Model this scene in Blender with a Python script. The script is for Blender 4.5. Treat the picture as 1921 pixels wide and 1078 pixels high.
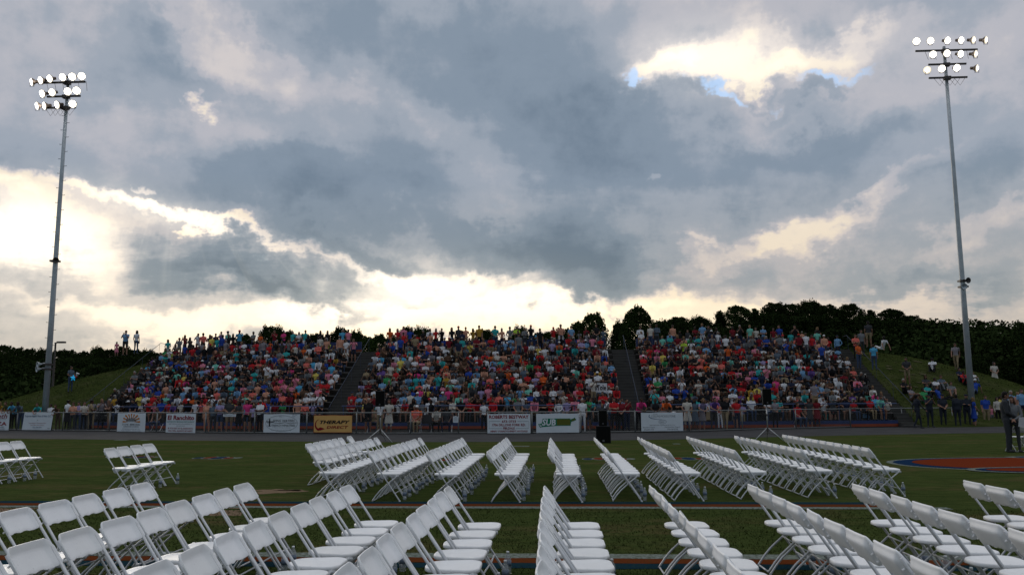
import bpy, math, random
import numpy as np
from mathutils import Vector, Matrix
R = math.radians
SC = bpy.context.scene
for o in list(bpy.data.objects): bpy.data.objects.remove(o)
COL = SC.collection
rng = random.Random(11)

# ------------------------------------------------------------------ camera
CAM_H = 1.64; FPX = 1550.0
PITCH, YAW, ROLL = 7.70, 3.05, 0.28
cd = bpy.data.cameras.new('camera'); cam = bpy.data.objects.new('camera', cd); COL.objects.link(cam)
cd.sensor_width = 36; cd.lens = FPX/1921*36; cd.clip_end = 4000; cd.clip_start = .05
CAMM = Matrix.Rotation(R(YAW), 4, 'Z') @ Matrix.Rotation(R(90+PITCH), 4, 'X') @ Matrix.Rotation(R(-ROLL), 4, 'Z')
CAMM.translation = (0, 0, CAM_H)
cam.matrix_world = CAMM
SC.camera = cam
def ray(px, py):
    """direction in which a point of the place was surveyed from the photographer's spot"""
    return CAMM.to_3x3() @ Vector(((px-960.5)/FPX, -(py-539)/FPX, -1)).normalized()
def ground(px, py, z=0.0):
    d = ray(px, py); t = (z-CAM_H)/d.z
    return Vector((d.x*t, d.y*t, z))
def at_y(px, py, Y):
    d = ray(px, py); t = Y/d.y
    return Vector((d.x*t, Y, CAM_H+d.z*t))

# ------------------------------------------------------------------ world and sun
SUN_AZ, SUN_EL = R(-32), R(11)          # behind the clouds, low on the left beyond the stands
world = bpy.data.worlds.new('World'); SC.world = world; world.use_nodes = True
wt = world.node_tree; wt.nodes.clear()
def N(tree, typ, **kw):
    n = tree.nodes.new(typ)
    for k, v in kw.items(): setattr(n, k, v)
    return n
def math_(tree, op, a, b=None, c=None, clamp=False):
    n = N(tree, 'ShaderNodeMath', operation=op); n.use_clamp = clamp
    for i, x in enumerate((a, b, c)):
        if x is None: continue
        if isinstance(x, (int, float)): n.inputs[i].default_value = x
        else: tree.links.new(x, n.inputs[i])
    return n.outputs[0]
def build_sky():
    L = wt.links.new
    geo = N(wt, 'ShaderNodeTexCoord')
    sep = N(wt, 'ShaderNodeSeparateXYZ'); L(geo.outputs['Generated'], sep.inputs[0])
    x, y, z = sep.outputs
    az = math_(wt, 'ARCTAN2', x, y)
    el = math_(wt, 'ARCSINE', z)
    comb = N(wt, 'ShaderNodeCombineXYZ'); L(az, comb.inputs[0]); L(el, comb.inputs[1])
    # slow warp so that masses have ragged cloud outlines
    zz = math_(wt, 'ADD', math_(wt, 'MAXIMUM', z, 0.0), 0.22)
    px_ = math_(wt, 'DIVIDE', x, zz); py_ = math_(wt, 'DIVIDE', y, zz)
    pc = N(wt, 'ShaderNodeCombineXYZ'); L(px_, pc.inputs[0]); L(py_, pc.inputs[1]); L(math_(wt, 'MULTIPLY', z, 2.2), pc.inputs[2])
    def noise(vec, scale, detail, rough=.55, dist=0.0, off=0.0):
        m = N(wt, 'ShaderNodeMapping'); L(vec, m.inputs[0]); m.inputs['Location'].default_value = (off, off*.7, off*.3)
        n = N(wt, 'ShaderNodeTexNoise'); L(m.outputs[0], n.inputs['Vector'])
        n.inputs['Scale'].default_value = scale; n.inputs['Detail'].default_value = detail
        n.inputs['Roughness'].default_value = rough; n.inputs['Distortion'].default_value = dist
        return n
    nA = noise(pc.outputs[0], 1.3, 6, .6, .3, 2.0)
    nB = noise(comb.outputs[0], 13.0, 5, .6, .0, 7.0)
    def warp(vec, n, amt):
        s = N(wt, 'ShaderNodeVectorMath', operation='SUBTRACT'); L(n.outputs['Color'], s.inputs[0]); s.inputs[1].default_value = (.5, .5, .5)
        k = N(wt, 'ShaderNodeVectorMath', operation='SCALE'); L(s.outputs[0], k.inputs[0]); k.inputs['Scale'].default_value = amt
        a = N(wt, 'ShaderNodeVectorMath', operation='ADD'); L(vec, a.inputs[0]); L(k.outputs[0], a.inputs[1]); return a.outputs[0]
    wc = warp(warp(comb.outputs[0], nA, .16), nB, .12)
    def ae(px, py):
        d = ray(px, py); return math.atan2(d.x, d.y), math.asin(d.z)
    def blob(vec, px, py, sx, sy, rot):
        a, e = ae(px, py)
        m = N(wt, 'ShaderNodeMapping', vector_type='TEXTURE'); L(vec, m.inputs[0])
        m.inputs['Location'].default_value = (a, e, 0); m.inputs['Rotation'].default_value = (0, 0, R(-rot))
        m.inputs['Scale'].default_value = (sx/FPX, sy/FPX, 1)
        l = N(wt, 'ShaderNodeVectorMath', operation='LENGTH'); L(m.outputs[0], l.inputs[0])
        mr = N(wt, 'ShaderNodeMapRange', interpolation_type='SMOOTHERSTEP'); L(l.outputs['Value'], mr.inputs[0])
        mr.inputs[1].default_value = 0; mr.inputs[2].default_value = 1; mr.inputs[3].default_value = 1; mr.inputs[4].default_value = 0
        return mr.outputs[0]
    # (x, y, half width, half height, tilt, weight): + thick dark cloud, - thin bright cloud
    for_blobs = SKY_BLOBS
    acc = None
    for (bx, by, sx, sy, rot, w) in for_blobs:
        b = blob(wc, bx, by, sx, sy, rot)
        acc = math_(wt, 'MULTIPLY_ADD', b, w, acc if acc is not None else 0.0)
    n1 = noise(pc.outputs[0], 2.6, 8, .56, .2, 0.0)
    n2 = noise(comb.outputs[0], 22.0, 7, .62, .0, 4.0)
    n3 = noise(comb.outputs[0], 7.0, 6, .55, .5, 9.0)
    d = math_(wt, 'ADD', acc, .50)
    # unseen sky, shaped for the foreground light: cloud thickened behind the camera, thinned overhead
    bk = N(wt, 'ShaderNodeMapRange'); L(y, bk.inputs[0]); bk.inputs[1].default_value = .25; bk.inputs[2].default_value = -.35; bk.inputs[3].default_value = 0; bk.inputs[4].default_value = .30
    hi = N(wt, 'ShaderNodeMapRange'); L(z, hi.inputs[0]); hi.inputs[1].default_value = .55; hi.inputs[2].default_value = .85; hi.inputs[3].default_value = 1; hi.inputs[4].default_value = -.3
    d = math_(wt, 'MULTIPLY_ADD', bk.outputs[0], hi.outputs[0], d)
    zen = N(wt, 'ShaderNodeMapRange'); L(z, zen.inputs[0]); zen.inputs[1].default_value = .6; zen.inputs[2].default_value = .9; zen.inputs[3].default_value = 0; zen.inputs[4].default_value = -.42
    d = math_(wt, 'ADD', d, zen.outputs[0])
    for n, k in ((n1, .34), (n2, .26), (n3, .30)):
        d = math_(wt, 'MULTIPLY_ADD', math_(wt, 'SUBTRACT', n.outputs['Fac'], .5), k, d)
    ramp = N(wt, 'ShaderNodeValToRGB'); L(d, ramp.inputs[0])
    cr = ramp.color_ramp; cr.interpolation = 'EASE'
    stops = SKY_RAMP
    cr.elements[0].position = stops[0][0]; cr.elements[0].color = (*stops[0][1], 1)
    cr.elements[1].position = stops[-1][0]; cr.elements[1].color = (*stops[-1][1], 1)
    for p, c in stops[1:-1]:
        e = cr.elements.new(p); e.color = (*c, 1)
    # warmer towards the horizon
    tint = N(wt, 'ShaderNodeMapRange'); L(el, tint.inputs[0])
    tint.inputs[1].default_value = R(2); tint.inputs[2].default_value = R(15); tint.inputs[3].default_value = 1; tint.inputs[4].default_value = 0
    mt = N(wt, 'ShaderNodeMix', data_type='RGBA', blend_type='MULTIPLY'); L(tint.outputs[0], mt.inputs[0])
    L(ramp.outputs[0], mt.inputs[6]); mt.inputs[7].default_value = (1.07, .96, .76, 1)
    # brightness of the veiled sun
    glow = None
    for (bx, by, sx, sy, rot, w) in SKY_GLOW:
        b = blob(comb.outputs[0], bx, by, sx, sy, rot)
        glow = math_(wt, 'MULTIPLY_ADD', b, w, glow if glow is not None else 0.0)
    thin = N(wt, 'ShaderNodeMapRange'); L(d, thin.inputs[0])
    thin.inputs[1].default_value = .62; thin.inputs[2].default_value = .25; thin.inputs[3].default_value = .12; thin.inputs[4].default_value = 1.0
    g = math_(wt, 'MULTIPLY', glow, thin.outputs[0])
    # faint rays fanning out below the hidden sun
    a0, e0 = ae(330, 250)
    ang = math_(wt, 'ARCTAN2', math_(wt, 'SUBTRACT', el, e0), math_(wt, 'SUBTRACT', az, a0))
    ac = N(wt, 'ShaderNodeCombineXYZ'); L(ang, ac.inputs[0])
    rn = noise(ac.outputs[0], 7.0, 3, .6, .0, 3.0)
    rb = blob(comb.outputs[0], 400, 490, 420, 130, 6)
    rm = N(wt, 'ShaderNodeMapRange', interpolation_type='SMOOTHSTEP'); L(rn.outputs['Fac'], rm.inputs[0]); rm.inputs[1].default_value = .45; rm.inputs[2].default_value = .68
    g = math_(wt, 'MULTIPLY_ADD', math_(wt, 'MULTIPLY', rm.outputs[0], rb), .10, g)
    gc = N(wt, 'ShaderNodeVectorMath', operation='SCALE'); gc.inputs[0].default_value = (1.0, .88, .66); L(g, gc.inputs['Scale'])
    add = N(wt, 'ShaderNodeVectorMath', operation='ADD'); L(mt.outputs[2], add.inputs[0]); L(gc.outputs[0], add.inputs[1])
    zb = N(wt, 'ShaderNodeMapRange'); L(z, zb.inputs[0]); zb.inputs[1].default_value = .5; zb.inputs[2].default_value = .85  # unseen zenith tinted bluer, to cool the light on the chairs
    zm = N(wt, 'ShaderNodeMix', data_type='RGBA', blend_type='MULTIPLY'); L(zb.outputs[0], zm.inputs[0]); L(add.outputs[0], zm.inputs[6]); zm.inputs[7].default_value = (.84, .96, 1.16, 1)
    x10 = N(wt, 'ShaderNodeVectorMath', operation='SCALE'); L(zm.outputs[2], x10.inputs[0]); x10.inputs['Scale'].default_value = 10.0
    sky = N(wt, 'ShaderNodeTexSky', sky_type='NISHITA'); sky.sun_disc = False
    sky.sun_elevation = SUN_EL; sky.sun_rotation = SUN_AZ; sky.dust_density = 1.5
    # gaps of blue
    gap = None
    for (bx, by, sx, sy, rot, w) in SKY_GAPS:
        b = blob(wc, bx, by, sx, sy, rot)
        gap = math_(wt, 'MULTIPLY_ADD', b, w, gap if gap is not None else 0.0)
    gn = math_(wt, 'MULTIPLY_ADD', math_(wt, 'SUBTRACT', n2.outputs['Fac'], .5), 1.6, gap)
    gm = N(wt, 'ShaderNodeMapRange', interpolation_type='SMOOTHSTEP'); L(gn, gm.inputs[0])
    gm.inputs[1].default_value = .28; gm.inputs[2].default_value = 1.0
    gmk = math_(wt, 'MULTIPLY', gm.outputs[0], .75)
    sk2 = N(wt, 'ShaderNodeVectorMath', operation='MULTIPLY'); L(sky.outputs[0], sk2.inputs[0]); sk2.inputs[1].default_value = (.6, .8, 1.1)
    sk3 = N(wt, 'ShaderNodeVectorMath', operation='ADD'); L(sk2.outputs[0], sk3.inputs[0]); sk3.inputs[1].default_value = (3.6, 4.8, 6.4)
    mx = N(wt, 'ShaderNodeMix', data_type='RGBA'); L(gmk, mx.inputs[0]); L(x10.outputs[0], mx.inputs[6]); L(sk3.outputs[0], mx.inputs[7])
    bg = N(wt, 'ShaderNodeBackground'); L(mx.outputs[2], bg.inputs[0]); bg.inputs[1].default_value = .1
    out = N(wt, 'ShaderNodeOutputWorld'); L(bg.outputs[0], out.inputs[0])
SKY_RAMP = [(0.0, (1.02, .92, .76)), (.18, (.84, .755, .65)), (.33, (.64, .60, .60)), (.46, (.475, .48, .53)), (.60, (.34, .385, .455)),
            (.76, (.235, .295, .372)), (1.0, (.155, .210, .280))]
SKY_BLOBS = [
 # thick dark masses
 (560, 350, 360, 110, 4, .36), (600, 230, 300, 120, 25, .12), (700, 90, 420, 150, 10, .20), (1080, 250, 300, 230, 20, .40), (1090, 480, 290, 130, 6, .44), (1420, 330, 400, 150, 4, .26),
 (280, 110, 260, 130, 20, .20), (390, 490, 300, 70, 6, .42), (560, 545, 220, 40, 14, .24), (640, 445, 200, 40, 6, .30), (1840, 310, 240, 150, 0, .16), (1240, 180, 90, 120, 0, .10),
 (60, 600, 240, 45, 4, .18), (1700, 535, 300, 40, 0, .14), (960, 40, 360, 130, 0, .22), (160, 280, 330, 110, 0, .10), (1480, 510, 200, 40, 0, .08), (1040, 560, 160, 40, 0, .24), (1780, 30, 260, 70, 0, .10),
 (800, 330, 240, 130, 30, .22), (860, 150, 200, 110, 10, .12), (1520, 250, 300, 75, 6, .16), (1760, 220, 200, 60, 0, .12), (900, 430, 160, 60, 10, .16),
 (1450, 135, 80, 24, 0, .22), (1330, 160, 70, 22, -10, .18), (1560, 150, 120, 22, 0, .14),
 # thin bright parts
 (30, 440, 360, 80, 3, -.42), (330, 395, 320, 20, 14, -.52), (60, 350, 240, 60, 14, -.36), (740, 495, 300, 34, 10, -.22), (880, 545, 300, 50, 4, -.30), (300, 605, 700, 55, 2, -.30), (900, 610, 760, 60, 0, -.30), (1240, 120, 130, 75, -20, -.34), (1370, 100, 260, 80, -4, -.30),
 (1560, 90, 260, 60, -4, -.34), (440, 105, 240, 75, 30, -.22), (1640, 400, 280, 40, -28, -.24), (1400, 480, 280, 45, -14, -.24), (1300, 600, 900, 60, 0, -.26), (1500, 430, 160, 30, -20, -.12),
 (378, 195, 34, 26, 0, -.34), (660, 560, 140, 40, 10, -.20), (1320, 460, 36, 24, 0, -.22), (1232, 335, 30, 18, 0, -.16), (20, 320, 160, 30, 6, -.20), (1850, 440, 160, 40, -20, -.16), (640, 160, 160, 60, 0, -.10), (270, 335, 24, 12, 10, -.22)]
SKY_GLOW = [(10, 430, 330, 120, 5, .7), (320, 395, 300, 50, 14, .5), (120, 560, 900, 200, 0, .25), (860, 530, 500, 110, 4, .55), (1310, 110, 260, 110, 0, .40), (1560, 95, 260, 90, 0, .14), (660, 560, 260, 90, 0, .5), (700, 610, 1500, 120, 0, .26)]
SKY_GAPS = [(1380, 150, 80, 24, 4, 1.0), (1195, 140, 40, 50, 0, .85), (1215, 155, 50, 16, 0, .7), (1620, 122, 110, 24, 0, .9), (1290, 150, 60, 30, 0, .35), (1530, 128, 90, 20, 0, .6)]
build_sky()
sd = bpy.data.lights.new('sun', 'SUN'); sd.energy = .5; sd.angle = R(20); sd.color = (1, .9, .76)
sun = bpy.data.objects.new('sun', sd); COL.objects.link(sun)
sdir = Vector((math.sin(SUN_AZ)*math.cos(SUN_EL), math.cos(SUN_AZ)*math.cos(SUN_EL), math.sin(SUN_EL)))
sun.rotation_euler = sdir.to_track_quat('Z', 'Y').to_euler()
vs = SC.view_settings; vs.view_transform = 'Standard'; vs.look = 'None'; vs.exposure = 0.0; vs.gamma = 1
SC.render.engine = 'CYCLES'

# ------------------------------------------------------------------ materials
MATS = {}
def mat(name, col, rough=.6, metal=0.0, spec=.4, vary=0.0, vscale=5.0, bump=0.0, bscale=40.0, emit=None, estr=0, alpha=1.0, trans=0.0, obj=True):
    if name in MATS: return MATS[name]
    m = bpy.data.materials.new(name); m.use_nodes = True; t = m.node_tree; b = t.nodes['Principled BSDF']; L = t.links.new
    b.inputs['Base Color'].default_value = (*col, 1); b.inputs['Roughness'].default_value = rough
    b.inputs['Metallic'].default_value = metal; b.inputs['Specular IOR Level'].default_value = spec
    if vary or bump:
        tc = N(t, 'ShaderNodeTexCoord')
    if vary:
        n = N(t, 'ShaderNodeTexNoise'); n.inputs['Scale'].default_value = vscale; n.inputs['Detail'].default_value = 4
        L(tc.outputs['Object' if obj else 'Generated'], n.inputs['Vector'])
        mr = N(t, 'ShaderNodeMapRange'); L(n.outputs['Fac'], mr.inputs[0]); mr.inputs[1].default_value = .3; mr.inputs[2].default_value = .7
        mr.inputs[3].default_value = 1-vary; mr.inputs[4].default_value = 1+vary*.6
        mx = N(t, 'ShaderNodeVectorMath', operation='SCALE'); mx.inputs[0].default_value = col; L(mr.outputs[0], mx.inputs['Scale'])
        L(mx.outputs[0], b.inputs['Base Color'])
    if bump:
        n = N(t, 'ShaderNodeTexNoise'); n.inputs['Scale'].default_value = bscale; n.inputs['Detail'].default_value = 3
        L(tc.outputs['Object'], n.inputs['Vector'])
        bp = N(t, 'ShaderNodeBump'); bp.inputs['Strength'].default_value = bump; bp.inputs['Distance'].default_value = .02
        L(n.outputs['Fac'], bp.inputs['Height']); L(bp.outputs[0], b.inputs['Normal'])
    if emit: b.inputs['Emission Color'].default_value = (*emit, 1); b.inputs['Emission Strength'].default_value = estr
    if alpha < 1: b.inputs['Alpha'].default_value = alpha
    if trans: b.inputs['Transmission Weight'].default_value = trans
    MATS[name] = m; return m
PLASTIC = mat('white_plastic', (.88, .885, .90), .42, vary=.05, vscale=9, bump=.04, bscale=60)
def age(m):
    """scuffs and a slightly different yellowing for every chair"""
    t = m.node_tree; b = t.nodes['Principled BSDF']; L = t.links.new; src = b.inputs['Base Color'].links[0].from_socket
    oi = N(t, 'ShaderNodeObjectInfo'); mx = N(t, 'ShaderNodeMix', data_type='RGBA'); L(math_(t, 'MULTIPLY', oi.outputs['Random'], .4), mx.inputs[0]); L(src, mx.inputs[6]); mx.inputs[7].default_value = (.73, .72, .69, 1)
    tc = N(t, 'ShaderNodeTexCoord'); n = N(t, 'ShaderNodeTexNoise'); L(tc.outputs['Object'], n.inputs['Vector']); n.inputs['Scale'].default_value = 55; n.inputs['Detail'].default_value = 6
    mr = N(t, 'ShaderNodeMapRange'); L(n.outputs['Fac'], mr.inputs[0]); mr.inputs[1].default_value = .66; mr.inputs[2].default_value = .74; mr.inputs[3].default_value = 0; mr.inputs[4].default_value = .35
    m2 = N(t, 'ShaderNodeMix', data_type='RGBA'); L(mr.outputs[0], m2.inputs[0]); L(mx.outputs[2], m2.inputs[6]); m2.inputs[7].default_value = (.33, .31, .28, 1); L(m2.outputs[2], b.inputs['Base Color'])
age(PLASTIC)
FRAME = mat('painted_steel_tube', (.60, .61, .63), .35, metal=.15, vary=.08, vscale=30)
GALV = mat('galvanised_steel', (.42, .46, .49), .45, metal=.35, vary=.15, vscale=2.5)
DARKMET = mat('dark_metal', (.07, .06, .055), .5, metal=.4)
BLACK = mat('black_plastic', (.007, .007, .008), .6, spec=.2)
CONC = mat('concrete', (.052, .05, .046), .9, vary=.3, vscale=1.3, bump=.2, bscale=20)
STEEL = mat('fence_steel', (.19, .20, .20), .45, metal=.4, vary=.15, vscale=3)

def turf_mat(name, base, dark, dry, mow=0.0, drymul=1.0):
    m = bpy.data.materials.new(name); m.use_nodes = True; t = m.node_tree; b = t.nodes['Principled BSDF']; L = t.links.new
    g = N(t, 'ShaderNodeNewGeometry')
    def nz(scale, detail, sx=1, sy=1, rough=.6):
        mp = N(t, 'ShaderNodeMapping'); L(g.outputs['Position'], mp.inputs[0]); mp.inputs['Scale'].default_value = (sx, sy, 1)
        n = N(t, 'ShaderNodeTexNoise'); L(mp.outputs[0], n.inputs['Vector']); n.inputs['Scale'].default_value = scale
        n.inputs['Detail'].default_value = detail; n.inputs['Roughness'].default_value = rough; return n.outputs['Fac']
    def mixc(f, a, c):
        mx = N(t, 'ShaderNodeMix', data_type='RGBA'); L(f, mx.inputs[0])
        for i, q in ((6, a), (7, c)):
            if isinstance(q, tuple): mx.inputs[i].default_value = (*q, 1)
            else: L(q, mx.inputs[i])
        return mx.outputs[2]
    def rampf(f, a, c):
        mr = N(t, 'ShaderNodeMapRange', interpolation_type='SMOOTHSTEP'); L(f, mr.inputs[0]); mr.inputs[1].default_value = a; mr.inputs[2].default_value = c; return mr.outputs[0]
    c = mixc(rampf(nz(1.6, 8, .6, 1.5), .35, .68), dark, base)
    c = mixc(math_(t, 'MULTIPLY', rampf(nz(9, 6, .25, 1.6), .42, .66), .55), c, tuple(x*q for x, q in zip(base, (1.9, 1.55, 1.5))))
    c = mixc(math_(t, 'MULTIPLY', rampf(nz(60, 4), .35, .70), .45), c, tuple(x*1.6 for x in base))
    c = mixc(math_(t, 'MULTIPLY', rampf(nz(26, 5, .5, 1.3), .52, .70), .55), c, tuple(x*.5 for x in dark))
    dr = math_(t, 'MULTIPLY', math_(t, 'MULTIPLY', rampf(nz(.55, 5, .55, 1.3), .47, .68), rampf(nz(6, 5, .45, 1.9), .38, .62)), .75*drymul)
    c = mixc(dr, c, dry)
    L(c, b.inputs['Base Color']); b.inputs['Roughness'].default_value = 1; b.inputs['Specular IOR Level'].default_value = .0
    bp = N(t, 'ShaderNodeBump'); bp.inputs['Strength'].default_value = .7; bp.inputs['Distance'].default_value = .03
    L(nz(45, 3), bp.inputs['Height']); L(bp.outputs[0], b.inputs['Normal']); return m
TURF = turf_mat('field_turf', (.042, .059, .018), (.025, .038, .011), (.105, .075, .038))
BERMT = turf_mat('berm_grass', (.033, .045, .013), (.020, .029, .009), (.11, .095, .06), drymul=.45)
def paint_mat(name, col, wear=.5):
    m = bpy.data.materials.new(name); m.use_nodes = True; t = m.node_tree; b = t.nodes['Principled BSDF']; L = t.links.new
    g = N(t, 'ShaderNodeNewGeometry'); n = N(t, 'ShaderNodeTexNoise'); L(g.outputs['Position'], n.inputs['Vector'])
    n.inputs['Scale'].default_value = 22; n.inputs['Detail'].default_value = 5; n.inputs['Roughness'].default_value = .7
    mr = N(t, 'ShaderNodeMapRange'); L(n.outputs['Fac'], mr.inputs[0]); mr.inputs[1].default_value = .36; mr.inputs[2].default_value = .62; mr.inputs[3].default_value = wear; mr.inputs[4].default_value = 0
    mx = N(t, 'ShaderNodeMix', data_type='RGBA'); L(mr.outputs[0], mx.inputs[0]); mx.inputs[6].default_value = (*col, 1); mx.inputs[7].default_value = (.03, .045, .016, 1)
    L(mx.outputs[2], b.inputs['Base Color']); b.inputs['Roughness'].default_value = 1; b.inputs['Specular IOR Level'].default_value = 0
    bp = N(t, 'ShaderNodeBump'); bp.inputs['Strength'].default_value = .6; bp.inputs['Distance'].default_value = .02
    L(n.outputs['Fac'], bp.inputs['Height']); L(bp.outputs[0], b.inputs['Normal']); return m
P_WHITE = paint_mat('white_field_paint', (.21, .235, .22), .8); P_ORANGE = paint_mat('orange_field_paint', (.125, .028, .010), .4); P_BLUE = paint_mat('blue_field_paint', (.008, .030, .052), .4)
P_BLUE2 = paint_mat('bright_blue_field_paint', (.008, .026, .075), .3); P_ORANGE2 = paint_mat('logo_orange_paint', (.15, .026, .011), .2)

# ------------------------------------------------------------------ mesh helpers
class MB:
    def __init__(s): s.v = []; s.f = []; s.m = []
    def add(s, vs, fs, mi=0):
        k = len(s.v); s.v += [tuple(v) for v in vs]; s.f += [tuple(i+k for i in f) for f in fs]; s.m += [mi]*len(fs)
    def box(s, c, d, mi=0, M=None):
        cx, cy, cz = c; x, y, z = d[0]/2, d[1]/2, d[2]/2
        vs = [Vector((a*x, b*y, e*z)) for a in (-1, 1) for b in (-1, 1) for e in (-1, 1)]
        if M is not None: vs = [M @ v for v in vs]
        vs = [(v[0]+cx, v[1]+cy, v[2]+cz) for v in vs]
        s.add(vs, [(0,1,3,2),(4,6,7,5),(0,4,5,1),(2,3,7,6),(0,2,6,4),(1,5,7,3)], mi)
    def tube(s, pts, r, n=8, mi=0, cap=True):
        pts = [Vector(p) for p in pts]; rs = r if isinstance(r, (list, tuple)) else [r]*len(pts)
        rings = []; up = None
        for i, p in enumerate(pts):
            a = pts[max(i-1, 0)]; b = pts[min(i+1, len(pts)-1)]; t = (b-a).normalized()
            if up is None:
                up = Vector((0, 0, 1)) if abs(t.z) < .9 else Vector((1, 0, 0))
            u = (up - t*up.dot(t)).normalized(); w = t.cross(u); up = u
            rings.append([p + (u*math.cos(2*math.pi*k/n) + w*math.sin(2*math.pi*k/n))*rs[i] for k in range(n)])
        vs = [q for rg in rings for q in rg]; fs = []
        for i in range(len(pts)-1):
            for k in range(n): fs.append((i*n+k, i*n+(k+1)%n, (i+1)*n+(k+1)%n, (i+1)*n+k))
        if cap: fs += [tuple(range(n))[::-1], tuple((len(pts)-1)*n+k for k in range(n))]
        s.add(vs, fs, mi)
    def lathe(s, prof, c=(0,0,0), n=16, mi=0, M=None):
        vs = []; fs = []
        for (r, z) in prof:
            for k in range(n):
                v = Vector((r*math.cos(2*math.pi*k/n), r*math.sin(2*math.pi*k/n), z))
                if M is not None: v = M @ v
                vs.append(v + Vector(c))
        for i in range(len(prof)-1):
            for k in range(n): fs.append((i*n+k, i*n+(k+1)%n, (i+1)*n+(k+1)%n, (i+1)*n+k))
        fs += [tuple(range(n))[::-1], tuple((len(prof)-1)*n+k for k in range(n))]
        s.add(vs, fs, mi)
    def prism(s, outline, fn0, fn1, mi=0):
        """closed outline (2D) between two embedding functions"""
        n = len(outline); vs = [fn0(*p) for p in outline] + [fn1(*p) for p in outline]
        fs = [tuple(range(n))[::-1], tuple(range(n, 2*n))] + [(k, (k+1) % n, n+(k+1) % n, n+k) for k in range(n)]
        s.add(vs, fs, mi)
    def ell(s, c, r, n=12, mi=0, M=None):
        prof = [(math.sin(math.pi*i/(n//2+1)), -math.cos(math.pi*i/(n//2+1))) for i in range(1, n//2+1)]
        vs = []; fs = []
        allp = [(0, -1)] + prof + [(0, 1)]
        idx = []
        for (rr, z) in allp:
            if rr == 0: idx.append([len(vs)]); pts = [Vector((0, 0, z))]
            else: idx.append(list(range(len(vs), len(vs)+n))); pts = [Vector((rr*math.cos(2*math.pi*k/n), rr*math.sin(2*math.pi*k/n), z)) for k in range(n)]
            for p in pts:
                q = Vector((p.x*r[0], p.y*r[1], p.z*r[2]))
                if M is not None: q = M @ q
                vs.append(q + Vector(c))
        for i in range(len(idx)-1):
            A, B = idx[i], idx[i+1]
            for k in range(n):
                if len(A) == 1: fs.append((A[0], B[(k+1) % n], B[k]))
                elif len(B) == 1: fs.append((A[k], A[(k+1) % n], B[0]))
                else: fs.append((A[k], A[(k+1) % n], B[(k+1) % n], B[k]))
        s.add(vs, fs, mi)
    def mesh(s, name, mats, smooth=False):
        me = bpy.data.meshes.new(name); me.from_pydata(s.v, [], s.f)
        for m in (mats if isinstance(mats, (list, tuple)) else [mats]): me.materials.append(m)
        me.polygons.foreach_set('material_index', s.m)
        if smooth: me.polygons.foreach_set('use_smooth', [True]*len(s.f))
        me.update(); return me
    def build(s, name, mats, parent=None, loc=None, smooth=False):
        o = bpy.data.objects.new(name, s.mesh(name, mats, smooth)); COL.objects.link(o)
        if loc is not None: o.location = loc
        if parent is not None: o.parent = parent
        return o
def tag(o, label=None, cat=None, group=None, kind=None):
    if label: o['label'] = label
    if cat: o['category'] = cat
    if group: o['group'] = group
    if kind: o['kind'] = kind
    return o
def empty(name, loc=(0,0,0), rz=0):
    o = bpy.data.objects.new(name, None); o.empty_display_size = .2; COL.objects.link(o); o.location = loc; o.rotation_euler = (0, 0, rz); return o
def bevel(o, w, seg=2):
    md = o.modifiers.new('bevel', 'BEVEL'); md.width = w; md.segments = seg; md.limit_method = 'ANGLE'; md.angle_limit = R(40); return o
def dup(o, parent=None, kids=True):
    c = o.copy(); COL.objects.link(c)
    if parent is not None: c.parent = parent
    if kids:
        for ch in o.children: dup(ch, c)
    return c
ORD = ['first','second','third','fourth','fifth','sixth','seventh','eighth','ninth','tenth','eleventh','twelfth','thirteenth','fourteenth','fifteenth','sixteenth','seventeenth','eighteenth','nineteenth','twentieth']
TENS = {20: ('twenty', 'twentieth'), 30: ('thirty', 'thirtieth'), 40: ('forty', 'fortieth'), 50: ('fifty', 'fiftieth'), 60: ('sixty', 'sixtieth'), 70: ('seventy','seventieth'), 80: ('eighty','eightieth')}
def ordw(i):
    """i from 0"""
    n = i+1
    if n <= 20: return ORD[i]
    t = n//10*10; u = n % 10
    return TENS[t][1] if u == 0 else TENS[t][0]+'-'+ORD[u-1]
def interp(xs, ys, x): return float(np.interp(x, xs, ys))

# ------------------------------------------------------------------ ground, track, markings
g = MB(); g.add([(-700, -60, 0), (700, -60, 0), (700, 1500, 0), (-700, 1500, 0)], [(0,1,2,3)])
tag(g.build('ground', TURF), kind='structure')
near_px = [(0,822),(480,827),(750,829),(1000,828),(1300,823),(1500,818),(1750,813),(1921,811)]
far_px = [(-60,806.5),(0,807),(200,809),(380,812),(575,813.5),(750,814),(1000,813),(1190,811),(1290,810),(1395,806.5),(1495,804),(1596,801.5),(1693,799.5),(1790,798.5),(1921,797)]
NEAR = [ground(*p) for p in near_px]; FAR = [ground(*p) for p in far_px]
FX = [p.x for p in FAR]; FY = [p.y for p in FAR]
def fence_y(x): return interp(FX, FY, x)
def strip(near, far, z, name, m, n=80, x0=-90, x1=90):
    s = MB(); nx = [p.x for p in near]; ny = [p.y for p in near]; fx = [p.x for p in far]; fy = [p.y for p in far]
    vs = []; fs = []
    for i in range(n+1):
        x = x0+(x1-x0)*i/n
        vs += [(x, interp(nx, ny, x), z), (x, interp(fx, fy, x), z)]
        if i: fs.append((2*i-2, 2*i, 2*i+1, 2*i-1))
    s.add(vs, fs); return tag(s.build(name, m), kind='structure')
ASPH = mat('track_asphalt', (.053, .053, .055), .95, vary=.22, vscale=.8, bump=.3, bscale=60, spec=.05)
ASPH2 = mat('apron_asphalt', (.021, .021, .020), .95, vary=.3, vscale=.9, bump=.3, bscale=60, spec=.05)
strip(NEAR, [Vector((p.x, p.y+.25, 0)) for p in FAR], .004, 'track', ASPH)
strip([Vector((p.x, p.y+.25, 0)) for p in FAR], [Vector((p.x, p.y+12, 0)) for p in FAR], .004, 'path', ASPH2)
kb = MB()
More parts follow.
